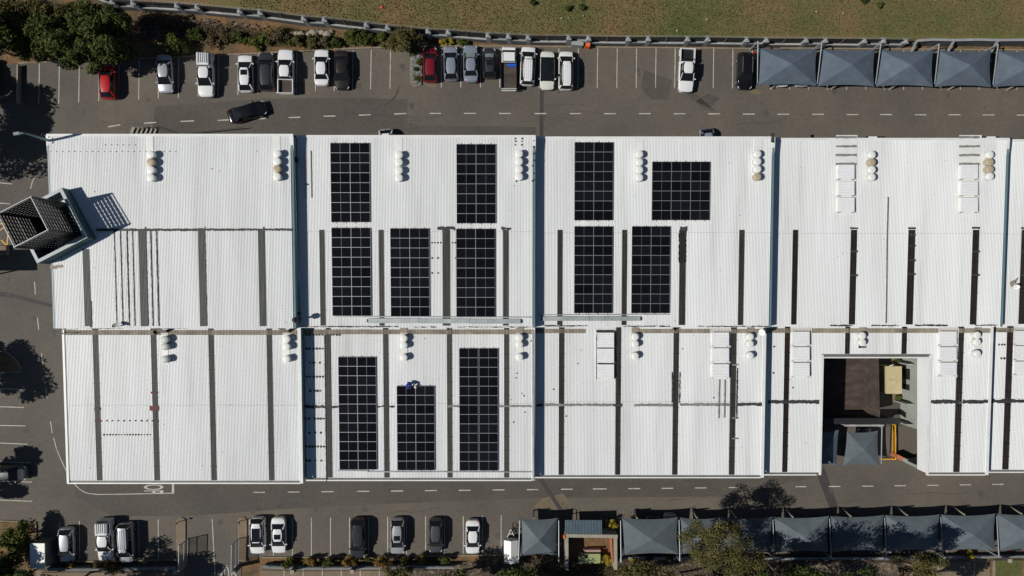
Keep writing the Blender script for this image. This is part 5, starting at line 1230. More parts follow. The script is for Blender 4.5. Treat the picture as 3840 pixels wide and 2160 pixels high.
for k, (x, c_, kd, l) in enumerate([(2380, 'grey', 'hatch', 'grey car under the wide lower carport, left of two'), (2448, 'dkgrey', 'sedan', 'dark car under the wide lower carport, right of two'), (2512, 'silver', 'suv', 'silver car nosing out from under the wide lower carport'),
                                  (3068, 'dkgrey', 'hatch', 'dark car under the fully shaded carport'), (3142, 'grey', 'sedan', 'grey car under the half-shaded carport, left side'), (3265, 'dkgrey', 'hatch', 'dark car under the half-shaded carport, right side'),
                                  (3674, 'bluesilver', 'hatch', 'blue-silver car under the sunlit carport'), (3806, 'dkgrey', 'sedan', 'dark car under the rightmost lower carport')]):
    v(kd, x, 1999 if k != 2 else 1992, 90, c_, l)
cv = gp(3252, 1690, .7); 
v('sedan', 3240, 1668, 90, 'dkgrey', 'dark car parked under the sunlit courtyard canopy')
v('hatch', -40, 288, 90, 'white', 'white car in deep tree shade at the upper left edge', L=4.3)
# registration lettering on the minivan roof
def roof_text(parent, txt, size, sx, loc, rzz, m, name='lettering'):
    cu = bpy.data.curves.new(name, 'FONT'); cu.body = txt; cu.size = size; cu.align_x = 'CENTER'; cu.align_y = 'CENTER'
    o = bpy.data.objects.new(name, cu); col.objects.link(o); dg = bpy.context.evaluated_depsgraph_get(); me = bpy.data.meshes.new_from_object(o.evaluated_get(dg)); bpy.data.objects.remove(o)
    for q in me.vertices:
        x, y = q.co.x * sx, q.co.y; q.co = (loc[0] + x * math.cos(rzz) - y * math.sin(rzz), loc[1] + x * math.sin(rzz) + y * math.cos(rzz), loc[2])
    me.materials.clear(); me.materials.append(m); o = bpy.data.objects.new(name, me); col.objects.link(o); o.parent = parent; return o
roof_text(mv, 'CX54DD GP', .26, 1.0, (.62, 0, 1.775), R(90), M['darksteel'])

# ---------------- people ----------------
def figure(parent, chain, m, name='body', lev=2):
    """chain: {joint: (pos, radius)}, edges"""
    names = list(chain[0].keys()); me = bpy.data.meshes.new(name)
    me.from_pydata([chain[0][n_][0] for n_ in names], [(names.index(a), names.index(b_)) for a, b_ in chain[1]], [])
    o = bpy.data.objects.new(name, me); col.objects.link(o)
    sk = o.modifiers.new('skin', 'SKIN'); 
    for i, n_ in enumerate(names):
        r_ = chain[0][n_][1]; me.skin_vertices[0].data[i].radius = (r_, r_)
    me.skin_vertices[0].data[0].use_root = True
    ss = o.modifiers.new('sub', 'SUBSURF'); ss.levels = lev; ss.render_levels = lev
    dg = bpy.context.evaluated_depsgraph_get(); m2 = bpy.data.meshes.new_from_object(o.evaluated_get(dg)); bpy.data.objects.remove(o)
    m2.polygons.foreach_set('use_smooth', [True] * len(m2.polygons)); m2.materials.clear(); m2.materials.append(m)
    o = bpy.data.objects.new(name, m2); col.objects.link(o); o.parent = parent; return o
pp = rp(1536, 1440, 1, .05, True)
t = thing('person', 'worker in royal blue overalls crouching over the top edge of the short lower solar array', 'person', pp)
J = {'pelvis': ((0, .22, .52), .15), 'waist': ((0, .14, .70), .14), 'chest': ((0, -.02, .92), .17), 'neck': ((0, -.17, 1.04), .065), 'head': ((.0, -.27, 1.08), .10), 'crown': ((0, -.36, 1.14), .07),
     'ls': ((-.20, -.06, .97), .085), 'le': ((-.27, -.24, .72), .06), 'lh': ((-.14, -.42, .48), .04), 'rs': ((.20, -.06, .97), .085), 're': ((.28, -.22, .72), .06), 'rh': ((.14, -.42, .46), .04),
     'lk': ((-.20, -.08, .46), .085), 'la': ((-.16, .18, .10), .055), 'lt': ((-.17, .02, .05), .045), 'rk': ((.22, -.06, .48), .085), 'ra': ((.17, .20, .10), .055), 'rt': ((.18, .04, .05), .045), 'lp': ((-.10, .22, .50), .12), 'rp': ((.10, .22, .50), .12)}
E = [('pelvis', 'waist'), ('waist', 'chest'), ('chest', 'neck'), ('neck', 'head'), ('head', 'crown'), ('chest', 'ls'), ('ls', 'le'), ('le', 'lh'), ('chest', 'rs'), ('rs', 're'), ('re', 'rh'), ('pelvis', 'lp'), ('lp', 'lk'), ('lk', 'la'), ('la', 'lt'), ('pelvis', 'rp'), ('rp', 'rk'), ('rk', 'ra'), ('ra', 'rt')]
for s_, h_ in ((-1, 'lh'), (1, 'rh')):
    bx_ = J[h_][0]
    for f in range(4):
        x = bx_[0] + (f - 1.5) * .024; n1 = '%s%d' % (h_, f)
        J[n1] = ((x, bx_[1] - .07, bx_[2] - .05), .010); J[n1 + 'b'] = ((x, bx_[1] - .09, bx_[2] - .10 - .01 * (f in (1, 2))), .009); E += [(h_, n1), (n1, n1 + 'b')]
    n1 = h_ + 't'; J[n1] = ((bx_[0] - s_ * .05, bx_[1] - .03, bx_[2] - .05), .010); E.append((h_, n1))
figure(t, (J, E), M['skin'])
J2 = {k: (p_[0], p_[1] + .022) for k, p_ in J.items() if k in ('pelvis', 'waist', 'chest', 'ls', 'le', 'rs', 're', 'lk', 'la', 'rk', 'ra', 'lp', 'rp')}
J2['neck'] = ((0, -.13, 1.01), .09)
J2['lw'] = ((-.17, -.38, .53), .055); J2['rw'] = ((.17, -.38, .51), .055)
figure(t, (J2, [e for e in E if e[0] in J2 and e[1] in J2] + [('le', 'lw'), ('re', 'rw')]), M['blue'], 'overalls')
b = MB(); b.ell((0, -.33, 1.15), (.12, .14, .09), 12, 6); b.build('cap', M['blue'], t, smooth=True, local=True)
for s_ in (-1, 1):
    b = MB(); b.ell((s_ * .165, .08, .055), (.055, .15, .055), 10, 5); b.build('boot', M['black'], t, smooth=True, local=True)
    b = MB(); b.ell((s_ * .04, -.395, 1.06), (.014, .01, .01), 6, 4); b.build('eye', M['white2'], t, smooth=True, local=True)
b = MB(); b.ell((0, -.40, 1.035), (.014, .02, .02), 6, 4); b.build('nose', M['skin'], t, smooth=True, local=True)
p = rp(1558, 1451, 1, .2, True); t = thing('hard_hat', 'white hard hat resting on the short lower solar array near the worker', 'hard hat', p)
b = MB(); b.lathe((0, 0, 0), [(.135, 0), (.13, .05), (.10, .11), (.05, .145), (.01, .15)], 16); b.build('shell', M['white2'], t, smooth=True, local=True)
b = MB(); b.lathe((0, 0, 0), [(.17, 0), (.165, .015)], 16); b.build('brim', M['white2'], t, local=True)

# ---------------- aerials and roof clutter ----------------
def dish(i, px, py, lower, label, rad, az, m, h=.6, mast=True):
    p = rp(px, py, i, .03, lower); t = thing('satellite_dish', label, 'satellite dish', p)
    b = MB(); b.tube([(0, 0, 0), (0, 0, h)], .03, 7)
    for a in (0, 2.1, 4.2): b.tube([(.35 * math.cos(a), .35 * math.sin(a), 0), (0, 0, h * .6)], .015, 5)
    b.build('mast', M['darksteel'], t, local=True)
    b = MB(); rings = []
    d = Vector((math.cos(R(az)) * .75, math.sin(R(az)) * .75, .66)).normalized(); u = d.cross(Vector((0, 0, 1))).normalized(); w = u.cross(d)
    for k in range(5):
        rr_ = rad * (k + .05) / 4; rings.append([Vector((0, 0, h)) + d * (.05 + .35 * rr_ * rr_ / rad) + u * rr_ * math.cos(q * .5236) + w * rr_ * math.sin(q * .5236) for q in range(12)])
    b.loft(rings, False); b.build('reflector', m, t, smooth=True, local=True)
    b = MB(); c = Vector((0, 0, h)); b.tube([c + w * -rad * .8, c + d * rad * 1.1], .015, 5); b.build('feed_arm', M['darksteel'], t, local=True)
dish(0, 448, 1222, False, 'thin grey satellite dish at the edge of the upper left roof', .42, 100, M['ventgrey'])
dish(0, 590, 1248, True, 'small dish on the stained band, above the third skylight of the first block', .28, 60, M['gutter'], .4)
dish(1, 1683, 1231, True, 'small pale dish on the stained band of the second block', .22, 60, M['white2'], .5)
dish(2, 2522, 1231, True, 'black dish and crossed aerial on the middle block', .30, 20, M['black'], .7)
dish(2, 2850, 1243, True, 'round white satellite dish at the right end of the middle block', .42, 200, M['white2'], .9)
dish(4, 3797, 1072, False, 'pale dish beside a tangled tan aerial, at the right edge', .36, 240, M['white2'], .6)
# pigeon-like tangle aerial
p = rp(3788, 1066, 4, .03, False); t = thing('roof_aerial', 'tangled tan bracket and aerial near the right edge of the roof', 'aerial', p)
b = MB(); b.tube([(0, 0, 0), (-.1, .3, .7), (.2, .6, .8)], .06, 6); b.tube([(-.1, .3, .7), (-.3, -.2, .5), (.25, -.35, .3)], .05, 6); b.box((-.1, .15, .55), (.5, .35, .2), .5); b.tube([(.2, .6, .8), (.35, .3, .4), (.1, -.1, .3)], .04, 6)
b.build('bracket', M['roofdirty'], t, local=True)
p = rp(1126, 1197, 1, .03, False); t = thing('extraction_pipe', 'black extraction pipe with wide cowl standing at the first roof step', 'pipe', p)
b = MB(); b.tube([(0, 0, 0), (0, 0, 1.9)], .12, 10); b.build('pipe', M['black'], t, smooth='auto', local=True)
b = MB(); b.lathe((0, 0, 1.9), [(.12, -.35), (.30, -.25), (.33, 0), (.30, .22), (.10, .30)], 12); b.build('cowl', M['black'], t, local=True)
b = MB(); b.tube([(0, 0, 2.1), (0, 0, 2.6)], .05, 6); b.build('spike', M['black'], t, local=True)
p = rp(1124, 1174, 1, .03, False); b = MB(); b.tube([(p.x, p.y, p.z), (p.x, p.y, p.z + .45)], .13, 10); tag(b.build('vent_stub', M['black']), 'short black vent stub just above the extraction pipe', 'vent stub')
p = rp(1119, 603, 1, .02, False); b = MB(); b.box((p.x, p.y, p.z + .6), (.28, .5, .4)); tag(b.build('wall_box', M['black']), 'small black box on the teal step wall, near the top', 'box')
p = rp(1098, 694, 0, .1, False); b = MB(); b.box((p.x, p.y, p.z + .05), (.30, .16, .12)); tag(b.build('bracket', M['gutter']), 'small grey bracket on the right edge of the first block', 'bracket')
# roof access ladder
a = rp(240, 1243, 0, 0, True); t = thing('cat_ladder', 'grey caged access ladder hanging off the left end of the roof step', 'ladder', (a.x - .3, a.y, g(a.x - .3, a.y)))
b = MB(); z0_ = g(a.x, a.y); z1_ = a.z + .9
for yy in (-.25, .25): b.bar((a.x - .30, a.y + yy, z0_), (a.x - .30, a.y + yy, z1_), .05); b.bar((a.x - .30, a.y + yy, z1_), (a.x + 1.3, a.y + yy, z1_), .05); b.bar((a.x + 1.2, a.y + yy, z1_), (a.x + 1.2, a.y + yy, z1_ - .8), .04)
for k in range(int((z1_ - z0_) / .3)): b.bar((a.x - .30, a.y - .25, z0_ + .3 * k + .2), (a.x - .30, a.y + .25, z0_ + .3 * k + .2), .035)
b.build('ladder_rail', M['gutter'], t)
b = MB()
for k in range(5):
    zz = z1_ - .2 - k * .9
    b.tube([(a.x - .30, a.y - .3, zz), (a.x - .75, a.y - .38, zz), (a.x - 1.0, a.y, zz), (a.x - .75, a.y + .38, zz), (a.x - .30, a.y + .3, zz)], .022, 5)
for yy in (-.3, 0, .3): b.bar((a.x - .92, a.y + yy, z1_ - .2), (a.x - .92, a.y + yy, z1_ - 3.9), .03)
b.build('cage', M['gutter'], t)
# stairs and canopy frame peeping out above the roof edge
t = thing('entrance_steps', 'striped steps with a thin dark railing peeping out above the roof edge at the left', 'steps', gp(560, 500)); b = MB(); b2 = MB()
for k in range(6):
    p = gp(512 + k * 13, 496 - k * 0.5, 0); b.box((p.x, p.y - .4, p.z + .1 + .10 * (5 - k)), (.34, 1.6, .2 + .2 * (5 - k)), R(-22))
b.build('step', M['conc'], t)
q = [gp(474, 500, 1.0), gp(555, 474, 1.0), gp(636, 503, 1.0)]
for p_, q_ in zip(q, q[1:]): b2.bar(p_, q_, .04); b2.bar(p_ - Vector((0, 0, .45)), q_ - Vector((0, 0, .45)), .025)
for p_ in q: b2.bar(p_, p_ - Vector((0, 0, 1.0)), .04)
b2.build('railing', M['darksteel'], t)
t = thing('ramp_railing', 'long thin dark railing beside the roof edge, below the driving black car', 'railing', gp(780, 495)); b = MB(); q = [gp(640, 505, 1.0), gp(760, 493, 1.0), gp(905, 478, 1.0)]
for p_, q_ in zip(q, q[1:]):
    b.bar(p_, q_, .045); b.bar(p_ - Vector((0, 0, .5)), q_ - Vector((0, 0, .5)), .025); n = 6
    for k in range(n + 1): r_ = p_.lerp(q_, k / n); b.bar(r_, r_ - Vector((0, 0, 1.0)), .03)
b.build('rail', M['darksteel'], t)
# red barrier post by the black SUV
p = gp(2823, 205); t = thing('hydrant', 'small red hydrant post at the kerb by the first upper carport', 'hydrant', p)
b = MB(); b.tube([(0, 0, 0), (0, 0, .75)], .09, 10); b.build('standpipe', M['red'], t, local=True); b = MB(); b.ell((0, 0, .8), (.15, .15, .10), 10, 5); b.tube([(-.22, 0, .6), (.22, 0, .6)], .06, 8); b.build('valve_head', M['red'], t, local=True)

# ---------------- trees and shrubs ----------------
def leafmesh(name, rad, n, s, seed, m, parent, z0=0.0, clumps=14, flat=1.0, shell=.55, crs=1.0):
    r = random.Random(seed); vs = []; fs = []; cl = []
    for _ in range(clumps):
        a = r.uniform(0, 6.283); u = r.uniform(-.55, 1); q = math.sqrt(max(0, 1 - u * u)); k = r.uniform(shell, 1.0)
        cl.append((Vector((rad[0] * q * math.cos(a) * k, rad[1] * q * math.sin(a) * k, rad[2] * u * k)), r.uniform(.30, .52) * crs))
    cl.append((Vector((0, 0, rad[2] * .4)), .5))
    for i in range(n):
        c, cr = cl[r.randrange(len(cl))]
        d = Vector((r.gauss(0, 1), r.gauss(0, 1), r.gauss(0, 1))).normalized() * (r.random() ** .45)
        p = c + Vector((d.x * rad[0] * cr, d.y * rad[1] * cr, d.z * rad[2] * cr * flat)); p.z += z0
        nn = (Vector((r.gauss(0, .6), r.gauss(0, .6), r.gauss(.5, .6))) + d * .6).normalized(); u_ = nn.orthogonal().normalized(); w = nn.cross(u_)
        an = r.uniform(0, 6.283); u2 = u_ * math.cos(an) + w * math.sin(an); w2 = nn.cross(u2); ss = s * r.uniform(.6, 1.3)
        k = len(vs); vs += [p - u2 * ss, p + w2 * ss * .45, p + u2 * ss, p - w2 * ss * .45]; fs.append((k, k + 1, k + 2, k + 3))
    me = bpy.data.meshes.new(name); me.from_pydata(vs, [], fs); me.materials.append(m); o = bpy.data.objects.new(name, me); col.objects.link(o)
    if parent: o.parent = parent
    return o, cl
def tree(px, py, hc_, rad, m, label, n=3500, s=.22, seed=1, grp='trees around the car park', lean=(0, 0), name='tree', clumps=16, flat=1.0, shell=.55, trunk=True, cat='tree', tr_r=.16, crs=1.0):
    """px,py: where the middle of the crown shows; hc_: its height above ground"""
    c = gp(px, py, hc_); bx_, by_ = c.x + lean[0], c.y + lean[1]; z = g(bx_, by_)
    t = thing(name, label, cat, (bx_, by_, z), grp)
    o, cl = leafmesh('crown', rad, n, s, seed, m, t, 0, clumps, flat, shell, crs); off = Vector((c.x - bx_, c.y - by_, c.z - z)); o.location = off
    if trunk:
        b = MB(); mid_ = off * .5 + Vector((.15, -.1, 0)); low = off - Vector((0, 0, rad[2] * .5))
        b.tube([(0, 0, -.3), mid_ * .8, low], [tr_r, tr_r * .75, tr_r * .5], 8)
        for q, cr in cl[:14]: b.tube([low if q.z > -.2 else mid_ * .9, low.lerp(off + q, .55) + Vector((0, 0, .1)), off + q * .92], [tr_r * .45, tr_r * .28, .02], 5)
        b.build('trunk', M['trunk'], t, smooth=True, local=True)
    return t
def shrub(px, py, r_, m, label, seed=1, h=None, n=None, grp='shrubs in the planted verges', name='shrub', s=.12):
    h = h or r_ * 1.1
    return tree(px, py, h * .55, (r_, r_ * .9, h * .6), M[m], label, n or int(500 + 700 * r_ * r_), s, seed, grp, (0, 0), name, 9, 1.0, .35, True, 'shrub', .05)
# upper left grove
tree(250, 178, 3.8, (2.3, 2.1, 2.9), M['dkgreen'], 'large dark green tree left of the bright red hatchback', 7000, .17, 11, clumps=26)
tree(185, 140, 4.0, (1.9, 2.3, 2.7), M['dkgreen'], 'dark green tree in the middle of the upper left grove', 6000, .17, 12, clumps=24)
tree(352, 95, 4.6, (2.3, 2.0, 2.8), M['dkgreen'], 'tall dark tree throwing the deep shadow of the upper left grove', 6500, .17, 13, clumps=24)
tree(335, 212, 4.2, (2.1, 1.8, 2.4), M['dkgreen'], 'dark tree with branches reaching over the red hatchback bay', 5500, .17, 14, clumps=22)
tree(432, 178, 4.4, (1.7, 1.8, 2.4), M['dkgreen'], 'dark tree on the right side of the upper left grove', 4500, .17, 15, clumps=20)
tree(440, 78, 4.4, (1.5, 1.4, 2.2), M['dkgreen'], 'dark tree at the top right of the grove below the fence', 4000, .17, 16, clumps=20)
tree(110, 175, 2.4, (1.7, 1.9, 1.4), M['ltgreen'], 'brighter green bushy tree at the left of the grove, above the empty bays', 3600, .15, 17)
tree(120, 70, 2.6, (2.2, 1.8, 1.3), M['olive'], 'olive bushy tree at the upper left corner', 4200, .16, 18)
tree(50, 60, 2.4, (2.4, 2.0, 1.3), M['olive'], 'dull olive thicket at the top left edge of the picture', 4200, .16, 19)
tree(30, 130, 2.4, (1.8, 1.8, 1.3), M['brownish'], 'brownish bush at the left edge above the shaded tree', 3000, .15, 20)
tree(225, 60, 2.0, (1.8, 1.1, 1.0), M['olive'], 'small olive bush between the fence and the grove', 2200, .15, 21)
tree(60, 85, 1.5, (2.3, 1.6, .9), M['brownish'], 'low brownish bush at the top left among the olive thicket', 2500, .14, 22)
tree(285, 32, 1.4, (1.6, .9, .8), M['olive'], 'low olive bush right under the upper fence at the left', 1800, .14, 23)
# trees standing outside the left edge; they give the shadows on the lanes
tree(-95, 140, 6.0, (3.2, 3.0, 2.6), M['dkgreen'], 'tree outside the upper left edge, leaning into the corner bays', 4500, .24, 30)
tree(-365, 455, 7.5, (3.0, 3.4, 2.6), M['dkgreen'], 'big tree outside the left edge level with the lamp post', 5000, .25, 31, clumps=24)
tree(-365, 565, 7.5, (3.4, 2.8, 2.4), M['dkgreen'], 'big tree outside the left edge below the lamp post', 5000, .25, 32, clumps=24)
tree(-330, 345, 7.0, (2.6, 2.4, 2.0), M['dkgreen'], 'tree outside the left edge near the corner bays', 3500, .24, 33)
tree(-325, 1490, 7.2, (2.7, 2.8, 2.3), M['dkgreen'], 'tree outside the left edge by the curved kerb', 5000, .25, 34, clumps=24)
tree(-350, 1395, 6.5, (2.2, 2.0, 1.8), M['dkgreen'], 'smaller tree outside the left edge above the curved kerb', 3000, .24, 35)
tree(-255, 1815, 6.0, (2.0, 1.2, 1.4), M['dkgreen'], 'tree outside the left edge shading the grey SUV', 3500, .22, 36)
tree(-240, 1915, 5.0, (1.6, 1.0, 1.2), M['dkgreen'], 'tree outside the left edge below the SUV bay', 2600, .22, 38)
# island at the left edge
c0 = [(-200, 1315), (0, 1316), (30, 1322), (58, 1345), (75, 1370), (80, 1395), (-200, 1400)]
sheet('planting_bed', c0, M['soil'], .08); kerb(c0)
# lower left corner
tree(58, 2022, 2.3, (1.5, 2.0, 1.3), M['ltgreen'], 'sunlit mid-green tree in the lower left corner beside the hut', 5200, .15, 40, clumps=20)
tree(10, 2115, 2.6, (2.0, 1.7, 1.4), M['dkgreen'], 'dark tree in the extreme lower left corner', 4000, .17, 41)
tree(-98, 2150, 5.5, (1.9, 1.9, 1.6), M['dkgreen'], 'tree outside the lower left edge that dapples the hut roof', 4500, .2, 42)
tree(70, 2170, 3.6, (1.7, 1.0, 1.2), M['dkgreen'], 'dark tree below the white-roofed hut', 3000, .17, 43)
sheet('planting_bed', [(-500, 1952), (134, 1960), (134, 2300), (-500, 2300)], M['soil'], .03)
# upper verge shrubs
sh = [(655, 164, 1.65, 'ltgreen', 'rounded bright green shrub above the silver-white sedan'), (735, 140, 1.0, 'dkgreen', 'dark shrub right of the rounded green one'), (790, 148, 1.0, 'brownish', 'brownish shrub above the racked pickup'),
      (845, 125, 1.1, 'brownish', 'brownish shrub in the row near the stepped terrace'), (900, 140, .95, 'dkgreen', 'dark shrub above the white hatchback'), (955, 162, .9, 'ltgreen', 'small bright shrub above the dark grey SUV'),
      (985, 150, .95, 'ltgreen', 'bright green shrub left of the purple-flowered one'), (1040, 130, 1.1, 'brownish', 'brown shrub above the open pickup'), (1110, 148, 1.0, 'olive', 'olive shrub below the first boulders'), (1165, 152, .95, 'olive', 'olive shrub below the boulders, middle'),
      (1215, 160, .9, 'brownish', 'brownish shrub below the last boulders'), (1262, 160, .8, 'dkgreen', 'small dark shrub at the end of the boulder row'), (1315, 140, 1.3, 'ltgreen', 'big green shrub right of the boulders'), (1365, 150, 1.1, 'dkgreen', 'dark shrub behind the two empty bays'),
      (1430, 148, 1.0, 'ltgreen', 'yellow-green shrub left of the island tree'), (1665, 158, .55, 'yellowleaf', 'small yellow-green plant above the dark red hatchback'), (1692, 156, .45, 'yellowleaf', 'small yellow plant above the first silver car'), (1722, 157, .5, 'ltgreen', 'small green plant above the blue-silver sedan'), (1750, 160, .4, 'dkgreen', 'tiny dark plant at the end of the small plants'),
      (1552, 196, .6, 'ltgreen', 'green plant at the top of the rock island'), (1568, 230, .45, 'ltgreen', 'green plant in the middle of the rock island'), (1560, 262, .4, 'dkgreen', 'small dark plant low in the rock island'), (1566, 295, .4, 'dkgreen', 'small dark plant at the tip of the rock island')]
for k, a in enumerate(sh): shrub(a[0], a[1], a[2], a[3], a[4], 50 + k)
tree(1515, 158, 2.2, (1.75, 1.45, 1.2), M['olive'], 'bushy olive tree at the head of the rock-filled island', 4200, .14, 80)
# terrace of rough clumps in the verge
b = MB(); r_ = random.Random(9)
for k in range(360):
    p = gp(r_.uniform(520, 1000), r_.uniform(60, 150)); f = (p.x, p.y)
    px_ = 1920 + p.x * S * HC / (HC - p.z); py_ = 1080 - p.y * S * HC / (HC - p.z)
    if py_ < 48 + (px_ - 500) * .085 or py_ > 150 or py_ > 175 - abs(px_ - 700) * .02: continue
    s_ = r_.uniform(.12, .34); b.ell((p.x, p.y, p.z + .05), (s_ * 1.7, s_ * .6, s_ * .5), 6, 3)
b.build('terrace_stones', M['rubble'], kind='stuff')
lo, _c = leafmesh('ground_cover', (8.5, 1.2, .25), 4500, .10, 77, M['brownish'], None, 0, 60, 1, .05); q = gp(760, 118); lo.location = (q.x, q.y, q.z + .25); lo.rotation_euler = (R(2.3), R(2.4), R(-5)); lo['kind'] = 'stuff'
lo, _c = leafmesh('ground_cover', (6.0, 1.2, .2), 6000, .10, 78, M['olive'], None, 0, 50, 1, .05); q = gp(1120, 150); lo.location = (q.x, q.y, q.z + .2); lo.rotation_euler = (R(2.3), R(2.4), R(-4)); lo['kind'] = 'stuff'
lo, _c = leafmesh('ground_cover', (9.0, 2.6, .3), 9000, .11, 79, M['brownish'], None, 0, 60, 1, .05); q = gp(180, 100); lo.location = (q.x, q.y, q.z + .25); lo.rotation_euler = (R(2.3), R(2.4), 0); lo['kind'] = 'stuff'
# small dark shrubs out in the field
for k, (x, y, l) in enumerate([(2129, 32, 'small dark weed clump in the field above the orange box'), (2184, 27, 'small weed clump right of the dark one in the field'), (1998, 8, 'weed clump at the top edge of the field, centre'), (3296, 18, 'small weed clump in the field above the middle carport'), (3240, 3, 'weed clump cut by the top edge of the field')]): shrub(x, y, .42, 'dkgreen', l, 200 + k, .5, grp='weeds in the field')
# field grass tufts
r_ = random.Random(21); vs = []; fs = []
for _ in range(26000):
    px_, py_ = r_.uniform(900, 3900), r_.uniform(-30, 150)
    lim = 42 + (px_ - 960) * .115 if px_ < 1981 else 140
    if py_ > min(lim, 138) - 6: continue
    p = gp(px_, py_); a = r_.uniform(0, 6.283); h = r_.uniform(.05, .16); w = r_.uniform(.03, .08); dx, dy = math.cos(a) * w, math.sin(a) * w; lx, ly_ = r_.uniform(-.1, .1), r_.uniform(-.1, .1)
    k = len(vs); vs += [(p.x - dx, p.y - dy, p.z - .02), (p.x + dx, p.y + dy, p.z - .02), (p.x + lx + dx * .3, p.y + ly_ + dy * .3, p.z + h)]; fs.append((k, k + 1, k + 2))
me = bpy.data.meshes.new('grass'); me.from_pydata(vs, [], fs); me.materials.append(M['blade']); o = bpy.data.objects.new('grass', me); col.objects.link(o); o['kind'] = 'stuff'
# saplings along the lower boundary
sp_ = [(1078, 2108, .8, 'ltgreen', 'small green sapling left of the first tan-capped pier'), (1165, 2106, .75, 'autumn', 'yellowing sapling right of the first tan-capped pier'), (1232, 2110, .8, 'dkgreen', 'dark green sapling between the first two tan-capped piers'),
       (1308, 2108, .85, 'autumn', 'orange-yellow sapling at the second tan-capped pier'), (1378, 2095, .5, 'dkgreen', 'thin green sapling below the dark SUV shadow'), (1436, 2108, .95, 'autumn', 'golden sapling below the silver hatchback'), (1518, 2098, .55, 'dkgreen', 'thin green sapling left of the third pier'),
       (1585, 2100, .7, 'autumn', 'brownish yellow sapling right of the third pier'), (1665, 2100, .7, 'dkgreen', 'dark sapling in the shade, right of the grey hatchback'), (268, 2118, .6, 'autumn', 'small yellow shrub right of the hut'), (425, 2125, .9, 'autumn', 'golden shrub below the white canopy pickup'), (370, 2118, .7, 'olive', 'olive shrub left of the golden one'),
       (2302, 1965, .75, 'yellowleaf', 'yellow-green small tree standing in the dark strip beside the blue-grey roof'), (2278, 2096, .75, 'yellowleaf', 'yellow bush inside the refuse enclosure'), (2290, 2108, .5, 'yellowleaf', 'smaller yellow bush at the enclosure mouth'), (2372, 2094, .5, 'yellowleaf', 'left of two yellow bushes below the wide carport'), (2388, 2100, .4, 'yellowleaf', 'right of two yellow bushes below the wide carport'),
       (2430, 2092, .6, 'olive', 'olive sapling below the wide carport'), (2510, 2092, .5, 'olive', 'small sapling at the right corner of the wide carport'), (3634, 2082, .75, 'yellowleaf', 'bright yellow bush at the edge of the lower right parking'), (3516, 2088, .6, 'olive', 'olive sapling below the tree-shadowed carport'),
       (3362, 1350, .45, 'ltgreen', 'green bush at the top of the courtyard beside the cabin'), (3366, 1488, .4, 'ltgreen', 'small green bush below the beige cabin')]
for k, a in enumerate(sp_): shrub(a[0], a[1], a[2], a[3], a[4], 100 + k, a[2] * 1.9)
# eucalyptus and other trees along the bottom edge
tree(2680, 2040, 8.4, (3.7, 3.2, 2.6), M['olive'], 'large sunlit eucalyptus with a spreading crown over the lower carports', 11500, .115, 130, crs=.62, lean=(-.5, -3.0), clumps=58, flat=.8, shell=.35, tr_r=.2)
tree(2790, 2110, 6.5, (2.8, 1.8, 2.0), M['olive'], 'eucalyptus bush at the bottom edge right of the large one', 5500, .12, 131, clumps=22)
tree(3450, 2130, 8.4, (3.4, 1.8, 2.2), M['olive'], 'leaning sunlit eucalyptus at the bottom edge, right side', 7000, .12, 132, crs=.7, lean=(-1.5, -1.0), clumps=24, flat=.8, shell=.35)
tree(2430, 2150, 4.0, (3.0, 1.2, 1.4), M['olive'], 'low eucalyptus bush at the bottom edge below the wide carport', 5000, .14, 133, clumps=20)
tree(1500, 2148, 3.2, (1.6, .9, 1.2), M['olive'], 'olive bush at the bottom edge below the third pier', 2600, .13, 134)
tree(3010, 2255, 12.0, (4.4, 3.2, 2.6), M['dkgreen'], 'dark tree just below the bottom edge, shading the middle carports', 11000, .17, 135, crs=.75, clumps=60, shell=.35)
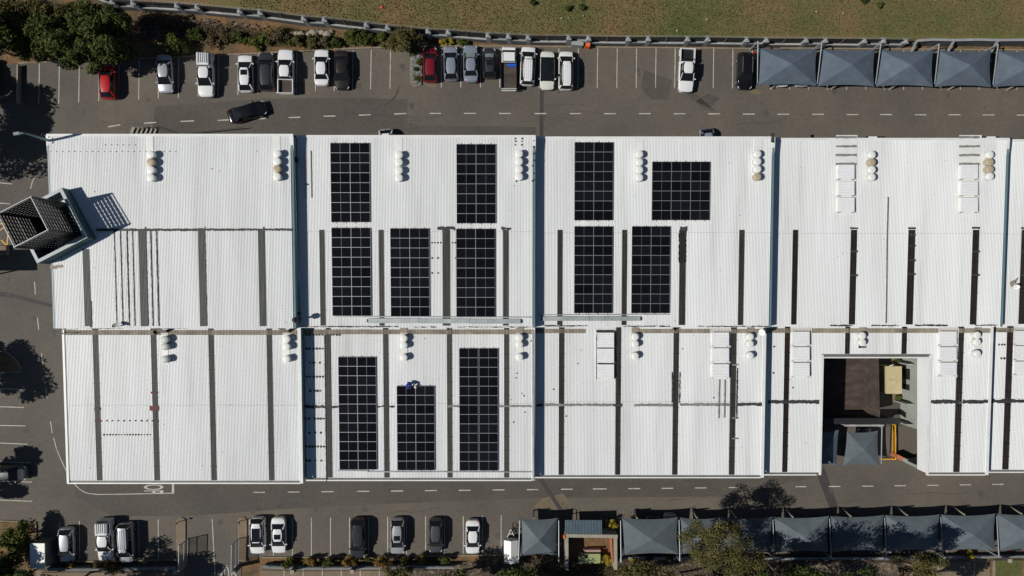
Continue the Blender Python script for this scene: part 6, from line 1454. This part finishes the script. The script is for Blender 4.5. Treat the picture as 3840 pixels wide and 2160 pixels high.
tree(2850, 2235, 10.0, (3.0, 2.4, 2.2), M['dkgreen'], 'dark tree below the bottom edge, right of the large eucalyptus', 6000, .17, 136, crs=.75, clumps=40)
tree(3240, 2245, 12.0, (3.8, 2.8, 2.4), M['dkgreen'], 'dark tree below the bottom edge, beside the leaning eucalyptus', 9500, .17, 137, crs=.75, clumps=54, shell=.35)
tree(2600, 2230, 6.5, (3.2, 2.0, 2.0), M['dkgreen'], 'dark tree below the bottom edge, left of the large eucalyptus', 4000, .2, 138)
tree(1960, 2215, 5.5, (4.0, 2.2, 2.0), M['dkgreen'], 'dark tree below the bottom edge, under the white trailer', 6000, .18, 139, clumps=24)
tree(1730, 2200, 5.0, (3.0, 1.9, 1.8), M['dkgreen'], 'dark tree below the bottom edge, left of the trailer', 4500, .18, 140, clumps=20)
tree(2060, 2270, 4.6, (2.4, 1.6, 1.6), M['dkgreen'], 'dark tree below the bottom edge, at the enclosure', 4000, .18, 141, clumps=20)
tree(430, 2255, 6.0, (3.2, 1.8, 1.8), M['dkgreen'], 'dark tree below the bottom edge, left of the gates', 4500, .2, 142, clumps=22)
tree(200, 2240, 7.0, (3.0, 2.4, 2.2), M['dkgreen'], 'dark tree below the bottom edge, under the hut', 4500, .2, 143, clumps=22)
tree(3560, 2260, 7.5, (2.6, 2.0, 1.8), M['dkgreen'], 'dark tree below the bottom edge, near the lower right parking', 3500, .2, 144)
lo, _c = leafmesh('leaf_litter', (22, 1.6, .12), 9000, .10, 81, M['brownish'], None, 0, 90, 1, .05); q = gp(2200, 2140); lo.location = (q.x, q.y, q.z + .12); lo.rotation_euler = (R(2.3), R(2.4), 0); lo['kind'] = 'stuff'
tree(2840, 2300, 6.5, (3.2, 2.6, 2.0), M['dkgreen'], 'low dark tree below the bottom edge, right of the eucalyptus bush', 4500, .19, 150, clumps=24)
tree(3080, 2300, 6.5, (3.4, 2.6, 2.0), M['dkgreen'], 'low dark tree below the bottom edge, left of the leaning eucalyptus', 4500, .19, 151, clumps=24)
tree(3010, 2150, 3.4, (2.6, 1.0, 1.2), M['brownish'], 'brownish bush in deep shade at the bottom edge, centre right', 2800, .13, 152)
